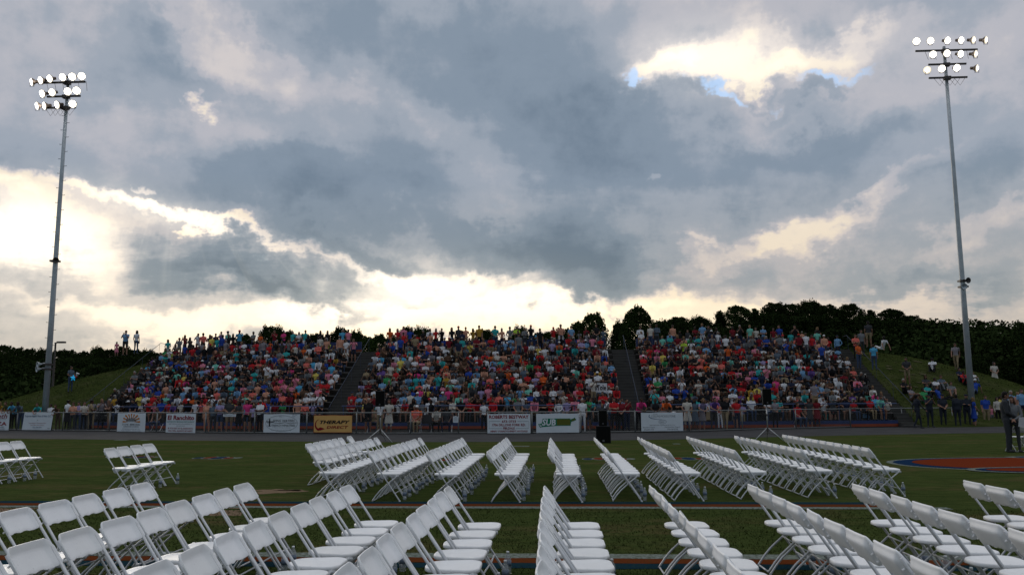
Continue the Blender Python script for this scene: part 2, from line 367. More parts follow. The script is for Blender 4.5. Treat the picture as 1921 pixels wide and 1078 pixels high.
for i in range(60):
    x = -75+i*2.5; y = fence_y(x)+.2; y2 = fence_y(x+2.5)+.2
    kb.add([(x,y-.06,0),(x+2.5,y2-.06,0),(x+2.5,y2+.06,0),(x,y+.06,0),(x,y-.06,.08),(x+2.5,y2-.06,.08),(x+2.5,y2+.06,.08),(x,y+.06,.08)],
           [(0,1,5,4),(2,3,7,6),(4,5,6,7)])
tag(kb.build('kerb', CONC), kind='structure')
def band(x0, x1, y0, y1, m, name='line_marking', z=.004, wob=.02):
    s = MB(); n = 60; vs = []; fs = []; r = random.Random(int(y0*100))
    for i in range(n+1):
        x = x0+(x1-x0)*i/n
        vs += [(x, y0+r.uniform(-wob, wob), z), (x, y1+r.uniform(-wob, wob), z)]
        if i: fs.append((2*i-2, 2*i, 2*i+1, 2*i-1))
    s.add(vs, fs); return tag(s.build(name, m), kind='structure')
gy = lambda y: ground(1045, y).y
ys = [gy(v) for v in (953.5, 949.6, 945.0, 941.0)]
xe = ground(1738, 941).x
band(-14, xe, ys[0], ys[1]-.004, P_WHITE); band(-14, xe-.15, ys[1], ys[2]-.004, P_ORANGE); band(-14, xe-.35, ys[2], ys[3], P_BLUE)
yn = [gy(v) for v in (1038, 1047, 1056, 1066)]
xe = ground(1890, 1036).x
band(-9, xe, yn[1]+.004, yn[0], P_WHITE); band(-9, xe, yn[2]+.004, yn[1], P_ORANGE); band(-9, xe-.1, yn[3], yn[2], P_BLUE)
def poly_flat(pts, m, z, name='field_marking'):
    s = MB(); s.add([(p[0], p[1], z) for p in pts], [tuple(range(len(pts)))]); return tag(s.build(name, m), kind='structure')
def ellpts(cx, cy, a, b, n=48, k=2.0):
    out = []
    for i in range(n):
        t = 2*math.pi*i/n; c, s_ = math.cos(t), math.sin(t)
        out.append((cx+a*math.copysign(abs(c)**(2/k), c), cy+b*math.copysign(abs(s_)**(2/k), s_)))
    return out
# large painted emblem at mid field: an orange letter bowl edged in blue and white, lower stroke overlapping
e0 = ground(1664, 868); eN = ground(1800, 885).y; eF = ground(1800, 857.5).y
cy = (eN+eF)/2; b_ = (eF-eN)/2; a_ = 4.2
poly_flat(ellpts(e0.x+a_, cy, a_, b_, k=2.3), P_WHITE, .004); poly_flat(ellpts(e0.x+a_+.03, cy, a_-.12, b_-.15, k=2.3), P_BLUE2, .008); poly_flat(ellpts(e0.x+a_+.20, cy, a_-.42, b_-.30, k=2.3), P_ORANGE2, .012)
f0 = ground(1797, 879); gN = ground(1900, 888).y; gF = ground(1900, 877).y
cy2 = (gN+gF)/2; b2 = (gF-gN)/2+.05
poly_flat(ellpts(f0.x+3.4, cy2, 3.4, b2+.2, k=2.3), P_WHITE, .016); poly_flat(ellpts(f0.x+3.5, cy2, 3.3, b2+.03, k=2.3), P_BLUE2, .020); poly_flat(ellpts(f0.x+3.7, cy2, 3.28, b2-.14, k=2.3), P_ORANGE2, .024)
h0 = ground(1886, 858)
poly_flat(ellpts(h0.x+3.2, h0.y, 3.2, .55, k=2.3), P_WHITE, .016); poly_flat(ellpts(h0.x+3.3, h0.y, 3.05, .42, k=2.3), P_BLUE2, .020); poly_flat(ellpts(h0.x+3.6, h0.y, 3.0, .25, k=2.3), P_ORANGE2, .024)
# smaller painted paw-like marks
def emblem(px, py, w, flip=1):
    p = ground(px, py); r = random.Random(int(px))
    lobes = [(-.42, 0, .16, .34), (-.2, .15, .2, .5), (.02, 0, .26, .55), (.25, -.1, .16, .38), (.42, .05, .12, .26)]
    for (u, v, a, b) in lobes: poly_flat(ellpts(p.x+u*w, p.y+v*.6, a*w*.75, b*.95, 20), P_WHITE, .004+.0002*lobes.index((u,v,a,b)))
    for i, (u, v, a, b) in enumerate(lobes[:4]): poly_flat(ellpts(p.x+u*w, p.y+v*.6, a*w*.55, b*.7, 20), P_BLUE2 if i % 2 == 0 or i == 2 else P_ORANGE2, .008+.0002*i)
emblem(409, 858.5, 1.35); emblem(1143, 860.5, 1.4); emblem(268, 857, 1.0); emblem(1290, 860, 1.3); emblem(850, 863, 1.2)
for (x0, y0, x1) in ((960, 836.5, 993), (1262, 832, 1276), (215, 825, 240), (262, 825.5, 280)):
    a = ground(x0, y0); b = ground(x1, y0); poly_flat([(a.x, a.y-.18), (b.x, b.y-.18), (b.x, b.y+.18), (a.x, a.y+.18)], P_WHITE, .004)
# bare worn patches
BARE = paint_mat('bare_dry_soil', (.21, .145, .10), .35)
def patch(px, py, hw, hd, seed):
    p = ground(px, py); r = random.Random(seed); pts = []
    for i in range(40):
        t = 2*math.pi*i/40; k = 1+.22*math.sin(3*t+seed)+.16*math.sin(7*t+seed*2)+r.uniform(-.1, .1)
        pts.append((p.x+hw*k*math.cos(t), p.y+hd*k*math.sin(t)))
    s = MB(); s.add([(p.x, p.y, .0022)]+[(q[0], q[1], .0022) for q in pts], [(0, i+1, (i+1) % 40+1) for i in range(40)])
    return tag(s.build('bare_patch', BARE), kind='structure')
patch(520, 921, .45, .35, 1); patch(452, 948, .5, .45, 2); patch(415, 962, .35, .3, 3); patch(545, 919, .25, .12, 4); patch(15, 956, .35, .3, 5)

# short grass blades on the near turf
def grass_field():
    r = np.random.default_rng(5); n = 150000
    y = 4.4+(r.random(n)**1.5)*8.5; x = (r.random(n)*2-1)*(.66*y+1.0)+.05*y
    ok = np.ones(n, bool)
    for (a, b) in ((ys[0]-.02, ys[3]+.03), (yn[3]-.02, yn[0]+.02)): ok &= ~((y > a) & (y < b))
    x, y = x[ok], y[ok]; n = len(x)
    h = .010+.026*r.random(n)**2; a = r.random(n)*6.28; w = .0025+.003*r.random(n); lean = .016*r.standard_normal((n, 2))
    v = np.zeros((n, 3, 3), np.float32)
    v[:,0,0] = x-np.cos(a)*w; v[:,0,1] = y-np.sin(a)*w
    v[:,1,0] = x+np.cos(a)*w; v[:,1,1] = y+np.sin(a)*w
    v[:,2,0] = x+lean[:,0]; v[:,2,1] = y+lean[:,1]; v[:,2,2] = h
    me = bpy.data.meshes.new('grass'); me.vertices.add(n*3); me.vertices.foreach_set('co', v.ravel())
    me.loops.add(n*3); me.loops.foreach_set('vertex_index', np.arange(n*3)); me.polygons.add(n)
    me.polygons.foreach_set('loop_start', np.arange(n)*3); me.polygons.foreach_set('loop_total', np.full(n, 3)); me.polygons.foreach_set('use_smooth', np.ones(n, bool))
    me.update(calc_edges=True)
    ln = r.standard_normal((n, 3))*.25+np.array([0, 0, 1.0]); ln /= np.linalg.norm(ln, axis=1)[:, None]
    me.normals_split_custom_set(np.repeat(ln, 3, axis=0).tolist())
    me.materials.append(turf_mat('grass_blades', (.060, .082, .026), (.034, .048, .016), (.14, .11, .06)))
    o = bpy.data.objects.new('grass', me); COL.objects.link(o); tag(o, 'short green grass blades of the playing field', 'grass', kind='stuff')
grass_field()

# ------------------------------------------------------------------ chairs
def rail_pt(z, y): return (.24-z*.69, y, z)
def chair_proto():
    root = empty('folding_chair'); W = .205
    # seat: rounded plan, thick rim, gentle dish
    sm = MB(); out = []
    def rr(x0, x1, yb, yf, rb, rf, n=6):
        pts = []
        for (cx, cy, r0, a0) in ((x1-rf, yf-rf, rf, 0), (x0+rb, yb-rb, rb, 90), (x0+rb, -yb+rb, rb, 180), (x1-rf, -yf+rf, rf, 270)):
            for k in range(n+1):
                a = R(a0+90*k/n); pts.append((cx+r0*math.cos(a), cy+r0*math.sin(a)))
        return pts
    outer = rr(-.185, .222, .165, .193, .13, .10)
    def ring(k, z, dx=0): return [(p[0]*1, p[1], z) if k == 1 else ((p[0]-.02)*k+.02, p[1]*k, z) for p in outer]
    rings = [ring(.90, .418), ring(.985, .416), ring(1, .424), ring(1, .436), ring(.985, .445), ring(.95, .448), ring(.86, .444), ring(.5, .440)]
    n = len(outer); vs = [q for rg in rings for q in rg]; fs = []
    for i in range(len(rings)-1):
        for k in range(n): fs.append((i*n+k, i*n+(k+1) % n, (i+1)*n+(k+1) % n, (i+1)*n+k))
    fs += [tuple(range(n))[::-1], tuple((len(rings)-1)*n+k for k in range(n))]
    sm.add(vs, fs); sm.build('seat', PLASTIC, root, smooth=True)
    # backrest: curved shell between the rails, moulded rim, notched lower edge
    bm_ = MB(); nu, nv = 30, 14
    def bp(u, v, off):
        y = (u*2-1)*.219
        au = abs(u*2-1)
        ztop = .796 - .066*max(0, (au-.74)/.26)**2.3
        zbot = .640 + (.007 if .18 < au < .46 else 0) + .010*max(0, (au-.85)/.15)**2
        z = zbot+(ztop-zbot)*v
        x = .24-z*.69 - .012*(1-au**2) + .012
        k = min(1, max(0, (1-au)/.28))*min(1, max(0, (1-v)/.27)); k = k*k*(3-2*k)
        edge = .35 if (v in (0, 1) or u in (0, 1)) else 1
        nrm = Vector((1, 0, .69)).normalized()
        return Vector((x, y, z)) + nrm*(off*.007*edge - .036*k)
    US = [0, .01, .03, .06, .085, .105, .12, .14, .2, .245, .25, .26, .32, .38, .39, .5, .61, .62, .68, .74, .75, .755, .8, .86, .88, .895, .915, .94, .97, .99, 1]; VS = [0, .04, .15, .3, .5, .65, .76, .80, .84, .89, .94, .98, 1]; nu, nv = len(US)-1, len(VS)-1
    F = [[bp(US[u], VS[v], 1) for u in range(nu+1)] for v in range(nv+1)]; B = [[bp(US[u], VS[v], -1) for u in range(nu+1)] for v in range(nv+1)]
    vs = [q for r_ in F for q in r_]+[q for r_ in B for q in r_]; o2 = (nu+1)*(nv+1); fs = []
    for v in range(nv):
        for u in range(nu):
            a = v*(nu+1)+u; fs.append((a, a+1, a+nu+2, a+nu+1)); fs.append((o2+a, o2+a+nu+1, o2+a+nu+2, o2+a+1))
    for u in range(nu):
        fs.append((u, o2+u, o2+u+1, u+1)); a = nv*(nu+1)+u; fs.append((a, a+1, o2+a+1, o2+a))
    for v in range(nv):
        a = v*(nu+1); fs.append((a, a+nu+1, o2+a+nu+1, o2+a)); a += nu; fs.append((a, o2+a, o2+a+nu+1, a+nu+1))
    bm_.add(vs, fs)
    for s in (-1, 1):
        for z in (.665, .71): bm_.tube([(.24-z*.69-.016, s*.192, z-.011), (.24-z*.69-.03, s*.192, z-.02)], .006, 6, 0)
    bo = bm_.build('backrest', PLASTIC, root, smooth=True)
    md = bo.modifiers.new('edge', 'EDGE_SPLIT'); md.split_angle = R(38)
    for s in (-1, 1):
        t = MB(); t.tube([rail_pt(.76, s*W), rail_pt(.44, s*W), rail_pt(.04, s*W), (.236, s*W, .004)], [.0115, .0115, .0115, .013], 8)
        t.tube([rail_pt(.02, s*W), (.238, s*W, .0)], .0155, 8); t.build('leg', FRAME, root, smooth=True)
    for s in (-1, 1):
        w = W-.028
        t = MB(); t.tube([(.185, s*w, .415), (.03, s*w, .29), (-.10, s*w, .175), (-.165, s*w, .10), (-.215, s*w, .03), (-.232, s*w, .008)], .0105, 8)
        t.box((.13, s*w, .405), (.16, .012, .03)); t.build('leg', FRAME, root, smooth=True)
    t = MB(); t.tube([rail_pt(.135, -W), rail_pt(.135, W)], .008, 6); t.tube([(.02, -W+.03, .285), (.02, W-.03, .285)], .007, 6); t.build('crossbar', FRAME, root, smooth=True)
    t = MB(); t.tube([(-.222, -W+.02, .011), (-.222, W-.02, .011)], .009, 6); t.build('foot_bar', FRAME, root, smooth=True)
    for s in (-1, 1):
        t = MB(); t.prism([(.02,.418),(-.11,.418),(-.085,.375),(-.05,.36),(-.01,.385)], lambda a,b,s=s: (a, s*.185-.004, b), lambda a,b,s=s: (a, s*.185+.004, b)); t.build('bracket', FRAME, root)
    return root
CHAIR0 = chair_proto(); chair_first = [True]
LABELM = mat('bottle_label', (.14, .18, .25), .5); CAPM = mat('bottle_cap', (.75, .77, .8), .4)
WATER = mat('clear_bottle', (.5, .53, .55), .08, alpha=.4, spec=.8)
def bottle_proto():
    b = MB(); b.lathe([(.028,0),(.033,.006),(.033,.05),(.031,.06),(.033,.07),(.033,.13),(.030,.15),(.016,.178),(.013,.184),(.013,.192)], n=12)
    o = b.build('water_bottle', WATER, smooth=True)
    l = MB(); l.lathe([(.0336,.072),(.0336,.124)], n=12); l.build('label_band', LABELM, o, smooth=True)
    c = MB(); c.lathe([(.0145,.188),(.0145,.205),(.012,.207)], n=10); c.build('cap', CAPM, o, smooth=True)
    return o
BOT0 = bottle_proto(); bot_first = [True]
chair_pos = []
def put_chair(x, y, rz, label, bl=None, group='white folding chairs set out in rows', bot=True, bgroup='water bottles under the chairs'):
    o = CHAIR0 if chair_first[0] else dup(CHAIR0); chair_first[0] = False
    o.location = (x, y, 0); o.rotation_euler = (0, 0, rz); tag(o, label, 'chair', group)
    chair_pos.append((x, y))
    if bot:
        b = BOT0 if bot_first[0] else dup(BOT0); bot_first[0] = False
        c = Vector((x, y)) + Matrix.Rotation(rz, 2) @ Vector((.285+rng.uniform(-.03, .04), rng.uniform(-.12, .14)))
        b.location = (c.x, c.y, .004); b.rotation_euler = (0, 0, rng.uniform(0, 6)); tag(b, bl, 'bottle', bgroup)
def chair_row(x0, y0, n, block, rowname, skip=(), rev=False, gap_last=0.0, step=.478, jit=.012, drift=0.0, bottles=True):
    for k in range(n):
        if k in skip: continue
        y = y0 + k*step + (gap_last if k == n-1 else 0)
        x = x0 + drift*k + rng.uniform(-jit, jit)
        m = (n-1-k) if rev else k
        end = 'far end' if rev else 'near end'
        put_chair(x, y+rng.uniform(-.010, .010), R(rng.gauss(0, 1.6)), f'white folding chair, {ordw(m)} from {end}, {rowname}, {block}',
                  f'water bottle at {ordw(m)} chair from {end}, {rowname}, {block}', bot=bottles)
# far block: front feet of the nearest chair of each row
FRONT = [(640, 938.5), (752, 941), (861, 942.5), (976.5, 942.5), (1093, 942.5), (1207, 941), (1320.5, 940), (1446, 937.3), (1569.6, 934.3), (1699.5, 931)]
for i, (px, py) in enumerate(FRONT):
    p = ground(px, py)
    n = 11 if i < 9 else 12; gl = .22 if i < 9 else 0
    chair_row(p.x-.24, p.y+.2145, n, 'far block', f'{ordw(i+1)} row from left', gap_last=gl if i not in (4, 5) else .05, step=.46)
p = ground(576.5, 910.6)
chair_row(p.x+.23, p.y+.2, 7, 'far block', 'short first row', gap_last=.35)
# near block: tops of the farthest chair of each row
TOPS = [(277, 905.7), (466.5, 906), (649, 910), (837, 912.7), (1026, 912), (1219, 910.6), (1404, 908), (1601, 907.5), (1808, 901.5), (2010, 896)]
for i, (px, py) in enumerate(TOPS):
    d = ray(px, py); t = (.79-CAM_H)/d.z; x = d.x*t+.30; y = d.y*t-.14
    n = 9; stp = (.50, .497, .49, .48)[i] if i < 4 else .478
    chair_row(x, y-(n-1)*stp, n, 'front block', f'{ordw(i)} row from left', rev=True, drift=rng.uniform(-.004, .004), step=stp)
p = ground(193.4, 926.4)
chair_row(p.x+.23, p.y+.215, 4, 'on open grass', 'row of four')
p = ground(81, 895.4)
chair_row(p.x-.24, p.y-.215-5*.475, 6, 'left field edge', 'row of six', rev=True)

# two more chairs by the couple at the right edge
for k, (px, py) in enumerate(((1908, 846), (1934, 846))):
    p = ground(px, py); put_chair(p.x, p.y, R(95), f'white folding chair {"just behind the man in the grey suit" if k == 0 else "cut by the right edge behind the woman in grey"}', bot=False)

# ------------------------------------------------------------------ stands
RISE, TREAD, NR, Z0 = .374, .79, 12, .38
def Y0(x): return 46 + 3.2*((x+1)/26)**2
def on_front(px, py=775):
    """x where a surveyed point meets the foot of the stands"""
    x = 0
    for _ in range(6): x = at_y(px, py, Y0(x)).x
    return x
XL, XLs = on_front(152), on_front(172)           # left stair outer / inner edge
A1a, A1b = on_front(603), on_front(641)
A2a, A2b = on_front(1171), on_front(1221)
XRs, XR = on_front(1683), on_front(1712)
ZT = Z0+NR*RISE; VT = NR*TREAD
BLUE = mat('blue_wall_paint', (.018, .035, .12), .6, vary=.2, vscale=1); ORANGE = mat('orange_wall_paint', (.24, .045, .015), .6, vary=.2, vscale=1)
BENCH = mat('bench_board', (.16, .15, .14), .6, vary=.2, vscale=1.5); BLUER = mat('blue_rail_paint', (.03, .06, .16), .4, metal=.2)
GREYR = mat('grey_rail_paint', (.055, .065, .09), .8, spec=.1)
def sweep(mb, x0, x1, prof, step=1.5, mi=0):
    """profile (v, z) closed polygon swept along the curved stand"""
    n = max(1, int((x1-x0)/step)); k = len(prof); vs = []; fs = []
    for i in range(n+1):
        x = x0+(x1-x0)*i/n; y = Y0(x); vs += [(x, y+v, z) for v, z in prof]
        if i:
            for j in range(k): fs.append(((i-1)*k+j, i*k+j, i*k+(j+1) % k, (i-1)*k+(j+1) % k))
    fs += [tuple(range(k)), tuple(range(n*k, n*k+k))[::-1]]
    mb.add(vs, fs, mi)
def rect(v0, v1, z0, z1): return [(v0, z0), (v0, z1), (v1, z1), (v1, z0)]
BLOCKS = [('left', XLs, A1a), ('middle', A1b, A2a), ('right', A2b, XRs)]
for nm, xa, xb in BLOCKS:
    root = empty('bleachers', ((xa+xb)/2, Y0((xa+xb)/2), 0))
    inv = Matrix.Translation(-root.location)
    def part(name, mb, m, parent=root):
        mb.v = [tuple(inv @ Vector(v)) for v in mb.v]; return mb.build(name, m, parent)
    tag(root, {'left': 'left bleacher block packed with people beside the grassy mound and light pole',
               'middle': 'middle bleacher block packed with people between the two stairways',
               'right': 'right bleacher block packed with people below the wooded ridge'}[nm], 'bleachers', 'bleacher blocks of the stadium')
    s = MB()
    prof = [(0, 0.0)]
    for i in range(NR): prof += [(i*TREAD, Z0+i*RISE), ((i+1)*TREAD, Z0+i*RISE)]
    prof += [(VT, ZT), (VT+1.2, ZT), (VT+1.2, ZT-.4), (VT, ZT-.6), (.8, 0)]
    sweep(s, xa, xb, prof); part('terrace', s, CONC)
    for i in range(NR):
        b = MB(); v = i*TREAD+.44; z = Z0+i*RISE+.42
        sweep(b, xa+.05, xb-.05, rect(v, v+.28, z-.04, z)); 
        x = xa+.5
        while x < xb-.3:
            b.box((x, Y0(x)+v+.14, z-.21-.02), (.06, .2, .38)); x += 1.8
        part('bench', b, BENCH)
    w = MB(); sweep(w, xa, xb, rect(-.06, -.003, .20, .385)); part('blue_wall_stripe', w, BLUE)
    w = MB(); sweep(w, xa, xb, rect(-.062, -.003, .045, .197)); part('orange_wall_stripe', w, ORANGE)
    w = MB(); sweep(w, xa+(3.5 if nm == 'left' else .3), xb-.3, rect(VT+1.1, VT+1.18, ZT+.28, ZT+.82)); part('back_panel', w, BLUE)
    w = MB(); sweep(w, xa+(3.5 if nm == 'left' else .3), xb-.3, rect(VT+1.09, VT+1.17, ZT+.02, ZT+.277)); part('back_panel', w, ORANGE)
    rl = MB(); pts = []; x = xa
    while x <= xb: pts.append((x, Y0(x)-.03, Z0+.93)); x += 1.2
    pts.append((xb, Y0(xb)-.03, Z0+.93)); rl.tube(pts, .024, 6); part('front_rail', rl, BLUER)
    x = xa+.1; k = 0
    while x < xb:
        p = MB(); p.tube([(x, Y0(x)-.03, Z0-.02), (x, Y0(x)-.03, Z0+.92)], .02, 6); part('rail_post', p, BLUER); x += 2.6
def stair(xa, xb, label, rail_x, pole_mat=GREYR):
    xc = (xa+xb)/2; root = empty('stairway', (xc, Y0(xc), 0)); inv = Matrix.Translation(-root.location)
    tag(root, label, 'stairs', 'stairways up the bleachers')
    s = MB(); prof = [(-.9, 0)]
    for i in range(2): prof += [(-.9+i*.45, (i+1)*Z0/3), (-.9+(i+1)*.45, (i+1)*Z0/3)]
    prof += [(0, Z0)]
    n2 = NR*2
    for i in range(n2): prof += [(TREAD*.15+i*TREAD/2, Z0+i*RISE/2 if i else Z0), (TREAD*.15+i*TREAD/2, Z0+(i+1)*RISE/2)]
    prof += [(VT+1.5, ZT), (VT+1.5, ZT-.4), (VT, ZT-.7), (.9, 0)]
    sweep(s, xa+.004, xb-.004, prof, step=3); s.v = [tuple(inv @ Vector(v)) for v in s.v]; s.build('steps', CONC, root)
    e = MB()
    for i in range(n2):
        v = TREAD*.15+i*TREAD/2; sweep(e, xa+.01, xb-.01, rect(v-.012, v+.03, Z0+(i+1)*RISE/2-.03, Z0+(i+1)*RISE/2+.006), step=3)
    e.v = [tuple(inv @ Vector(v)) for v in e.v]; e.build('step_nosing', mat('worn_step_edge', (.075, .07, .065), .8), root)
    y = Y0(xc); r = MB(); r.tube([(rail_x, y-.2, Z0+.80), (rail_x, y+.05, Z0+.95), (rail_x, y+VT+.3, ZT+1.0), (rail_x, y+VT+1.0, ZT+.98)], .017, 6)
    r.v = [tuple(inv @ Vector(v)) for v in r.v]; r.build('handrail', pole_mat, root, smooth=True)
    k = 0
    for i in range(0, NR+1, 3):
        p = MB(); v = i*TREAD+.1; z = Z0+min(i, NR)*RISE; p.tube([(rail_x, y+v, z), (rail_x, y+v, z+.92)], .011, 6)
        p.v = [tuple(inv @ Vector(q)) for q in p.v]; p.build('rail_post', pole_mat, root)
stair(XL, XLs, 'concrete stairway along the left end of the stands beside the grassy mound', XL+.05)
stair(A1a, A1b, 'concrete stairway between the left and middle bleacher blocks with a central handrail', (A1a*.6+A1b*.4))
stair(A2a, A2b, 'concrete stairway between the middle and right bleacher blocks with a central handrail', (A2a+A2b)/2+.1)
stair(XRs, XR, 'concrete stairway along the right end of the stands with a long outer rail', XR-.05)

# ------------------------------------------------------------------ mound
CX = [(-45, .0), (-41.5, .9), (-38.2, 1.9), (-35.4, 2.95), (-32.8, 3.75), (-30.0, 4.35), (-28.3, 4.65), (-26, 4.75), (21, 4.78), (22.2, 4.75), (24.2, 4.45), (26, 4.0), (27.8, 3.4), (29.6, 2.6), (31, 1.9), (33, .9), (35.5, 0)]
def crest(x): return interp([c[0] for c in CX], [c[1] for c in CX], x)
def berm_z(x, y):
    v = y-Y0(x); inside = XL-.2 < x < XR+.2
    front = Z0-.05+(v-.2)*RISE/TREAD if v > 0 else v*.3+.3
    front = max(front, -.5); c = crest(x)
    back = (13.5+VT-v)*.42
    k = .55
    def smin(a, b): h = max(0, min(1, .5+.5*(b-a)/k)); return b*(1-h)+a*h-k*h*(1-h)
    z = smin(smin(front, c+.02), back+.2)
    z += .06*math.sin(x*.9)*math.sin(y*.7)*(0 if inside else 1)
    if inside:
        z = min(z, Z0+(v)*RISE/TREAD-.55, ZT-.35 if v > VT+1.5 else 99) if v < VT+1.6 else min(z, ZT-.05)
    return z
bm = MB(); nx, ny = 190, 66; x0, x1 = -50, 44
xs = sorted(set([x0+(x1-x0)*i/nx for i in range(nx+1)]+[XL-.21, XL-.19, XR+.19, XR+.21]))
nx = len(xs)-1
for j in range(ny+1):
    for x in xs:
        y = Y0(x)-1.2+(26)*(j/ny); bm.v.append((x, y, max(-.3, berm_z(x, y))))
for j in range(ny):
    for i in range(nx): a = j*(nx+1)+i; bm.f.append((a, a+1, a+nx+2, a+nx+1)); bm.m.append(0)
tag(bm.build('hill', BERMT, smooth=True), kind='structure')
# tufts on the mound so that its outline is soft
def berm_tufts():
    r = np.random.default_rng(8); vs = []; 
    for _ in range(26000):
        x = r.uniform(-44, XL-.3) if r.random() < .55 else r.uniform(XR+.3, 35); v = r.uniform(-.3, VT+3); y = Y0(x)+v
        z = berm_z(x, y)
        if z < .02: continue
        h = r.uniform(.02, .07); a = r.random()*6.28; w = .03; c, s = math.cos(a)*w, math.sin(a)*w; l = r.uniform(-.04, .04)
        vs += [(x-c, y-s, z-.01), (x+c, y+s, z-.01), (x+l, y+l, z+h)]
    me = bpy.data.meshes.new('grass'); me.from_pydata(vs, [], [(3*i, 3*i+1, 3*i+2) for i in range(len(vs)//3)]); me.materials.append(BERMT)
    o = bpy.data.objects.new('grass', me); COL.objects.link(o); tag(o, 'rough grass tufts on the slopes of the mound', 'grass', kind='stuff')
berm_tufts()
s = MB(); r_ = random.Random(3)
for (px, py, hw) in [(1665+r_.gauss(45, 26), 684+r_.gauss(6, 11), r_.uniform(.05, .17)) for _ in range(16)]:
    d = ray(px, py); t = 40
    while t < 75 and CAM_H+d.z*t > berm_z(d.x*t, d.y*t): t += .1
    X, Y = d.x*t, d.y*t; pts = []
    for i in range(22):
        a = 2*math.pi*i/22; k = r_.uniform(.6, 1.2); x, y = X+hw*1.6*k*math.cos(a), Y+hw*.8*k*math.sin(a); pts.append((x, y, berm_z(x, y)+.035))
    s.add([(X, Y, berm_z(X, Y)+.045)]+pts, [(0, i+1, (i+1) % 22+1) for i in range(22)])
tag(s.build('bare_patch', mat('dry_tuft_soil', (.075, .072, .040), 1, vary=.3, vscale=6, spec=0)), kind='structure')

# distant terrain
def terr(x, y):
    z = 0
    z += 6.5*math.exp(-((x-62)/48)**2)*max(0, min(1, (y-85)/60)) + 3.0*max(0, min(1, (y-110)/80))*max(0, min(1, (x-5)/20))
    z += 1.5*max(0, min(1, (y-100)/80))
    return z*max(0, min(1, (y-76)/14))-.35*(1-max(0, min(1, (y-72)/8)))
tm = MB(); nx, ny = 80, 40
for j in range(ny+1):
    for i in range(nx+1):
        x = -260+520*i/nx; y = 70+(230)*(j/ny)**1.3; tm.v.append((x, y, terr(x, y)))
for j in range(ny):
    for i in range(nx): a = j*(nx+1)+i; tm.f.append((a, a+1, a+nx+2, a+nx+1)); tm.m.append(0)
tag(tm.build('terrain', TURF, smooth=True), kind='structure')

# ------------------------------------------------------------------ trees
def leaf_mat(name, col):
    m = bpy.data.materials.new(name); m.use_nodes = True; t = m.node_tree; b = t.nodes['Principled BSDF']; L = t.links.new
    g = N(t, 'ShaderNodeNewGeometry'); oi = N(t, 'ShaderNodeObjectInfo')
    n = N(t, 'ShaderNodeTexNoise'); L(g.outputs['Position'], n.inputs['Vector']); n.inputs['Scale'].default_value = .9; n.inputs['Detail'].default_value = 3
    k = math_(t, 'ADD', math_(t, 'MULTIPLY_ADD', n.outputs['Fac'], .7, .35), math_(t, 'MULTIPLY', oi.outputs['Random'], .35))
    s_ = N(t, 'ShaderNodeVectorMath', operation='SCALE'); s_.inputs[0].default_value = col; L(k, s_.inputs['Scale']); L(s_.outputs[0], b.inputs['Base Color'])
    b.inputs['Roughness'].default_value = 1; b.inputs['Specular IOR Level'].default_value = 0
    return m
LEAF = leaf_mat('dark_foliage', (.023, .036, .012)); LEAF2 = leaf_mat('green_foliage', (.032, .052, .014)); BARK = mat('bark', (.06, .05, .04), .9, vary=.3, vscale=3)
def tree_mesh(seed, H, W, n, leaf, openness, conical=0):
    r = np.random.default_rng(seed); rr = random.Random(seed)
    nb = 75 if not conical else 70; cl = []
    for i in range(nb):
        t = r.random()**.75
        z = H*(.22+.74*t)
        if conical: rad = W*(1.02-t)*.9
        else: rad = W*math.sqrt(max(.05, 1-((t-.42)/.62)**2))*.78
        a = r.random()*6.28; q = rad*math.sqrt(r.random())
        cl.append((q*math.cos(a), q*math.sin(a), z, W*(.14+.19*r.random())*(1-.3*t)))
    cl = np.array(cl)
    k = r.integers(0, nb, n); c = cl[k]
    d = r.standard_normal((n, 3)); d /= np.linalg.norm(d, axis=1)[:, None]
    rad = c[:, 3]*(r.random(n)**(.45))*(1+.25*r.standard_normal(n)*openness)
    p = c[:, :3]+d*rad[:, None]*np.array([1, 1, .75])
    m = n*45//100; t = r.random(m)**.8; a = r.random(m)*6.28; er = (W*np.sqrt(np.maximum(.04, 1-((t-.42)/.60)**2))*.93 if not conical else W*(1.0-t)*.9)*(1+.12*np.sin(3*a+seed)*np.cos(5*t*3+seed)+.08*np.sin(9*a))*r.random(m)**.3
    p[:m] = np.stack([er*np.cos(a), er*np.sin(a), H*(.16+.80*t)], 1)
    u = r.standard_normal((n, 3)); u /= np.linalg.norm(u, axis=1)[:, None]
    w = np.cross(u, r.standard_normal((n, 3))); w /= np.linalg.norm(w, axis=1)[:, None]
    s = leaf*(.6+.8*r.random(n))[:, None]
    v = np.stack([p-u*s, p+w*s*.6, p+u*s, p-w*s*.6], 1).reshape(-1, 3)
    me = bpy.data.meshes.new('crown'); me.vertices.add(4*n); me.vertices.foreach_set('co', v.astype(np.float32).ravel())
    me.loops.add(4*n); me.loops.foreach_set('vertex_index', np.arange(4*n)); me.polygons.add(n)
    me.polygons.foreach_set('loop_start', np.arange(n)*4); me.polygons.foreach_set('loop_total', np.full(n, 4)); me.update(calc_edges=True)
    tb = MB(); pts = [(0, 0, -.6), (.05*W, 0, H*.25), (-.04*W, .05*W, H*.55), (.02*W, 0, H*.85)]
    tb.tube(pts, [H*.028, H*.022, H*.015, H*.005], 8)
    for i in range(9):
        c_ = cl[rr.randrange(nb)]; z0 = H*rr.uniform(.2, .5); tb.tube([(0, 0, z0), (c_[0]*.5, c_[1]*.5, (z0+c_[2])/2+.3), (c_[0], c_[1], c_[2])], [H*.012, H*.008, H*.003], 5)
    return me, tb
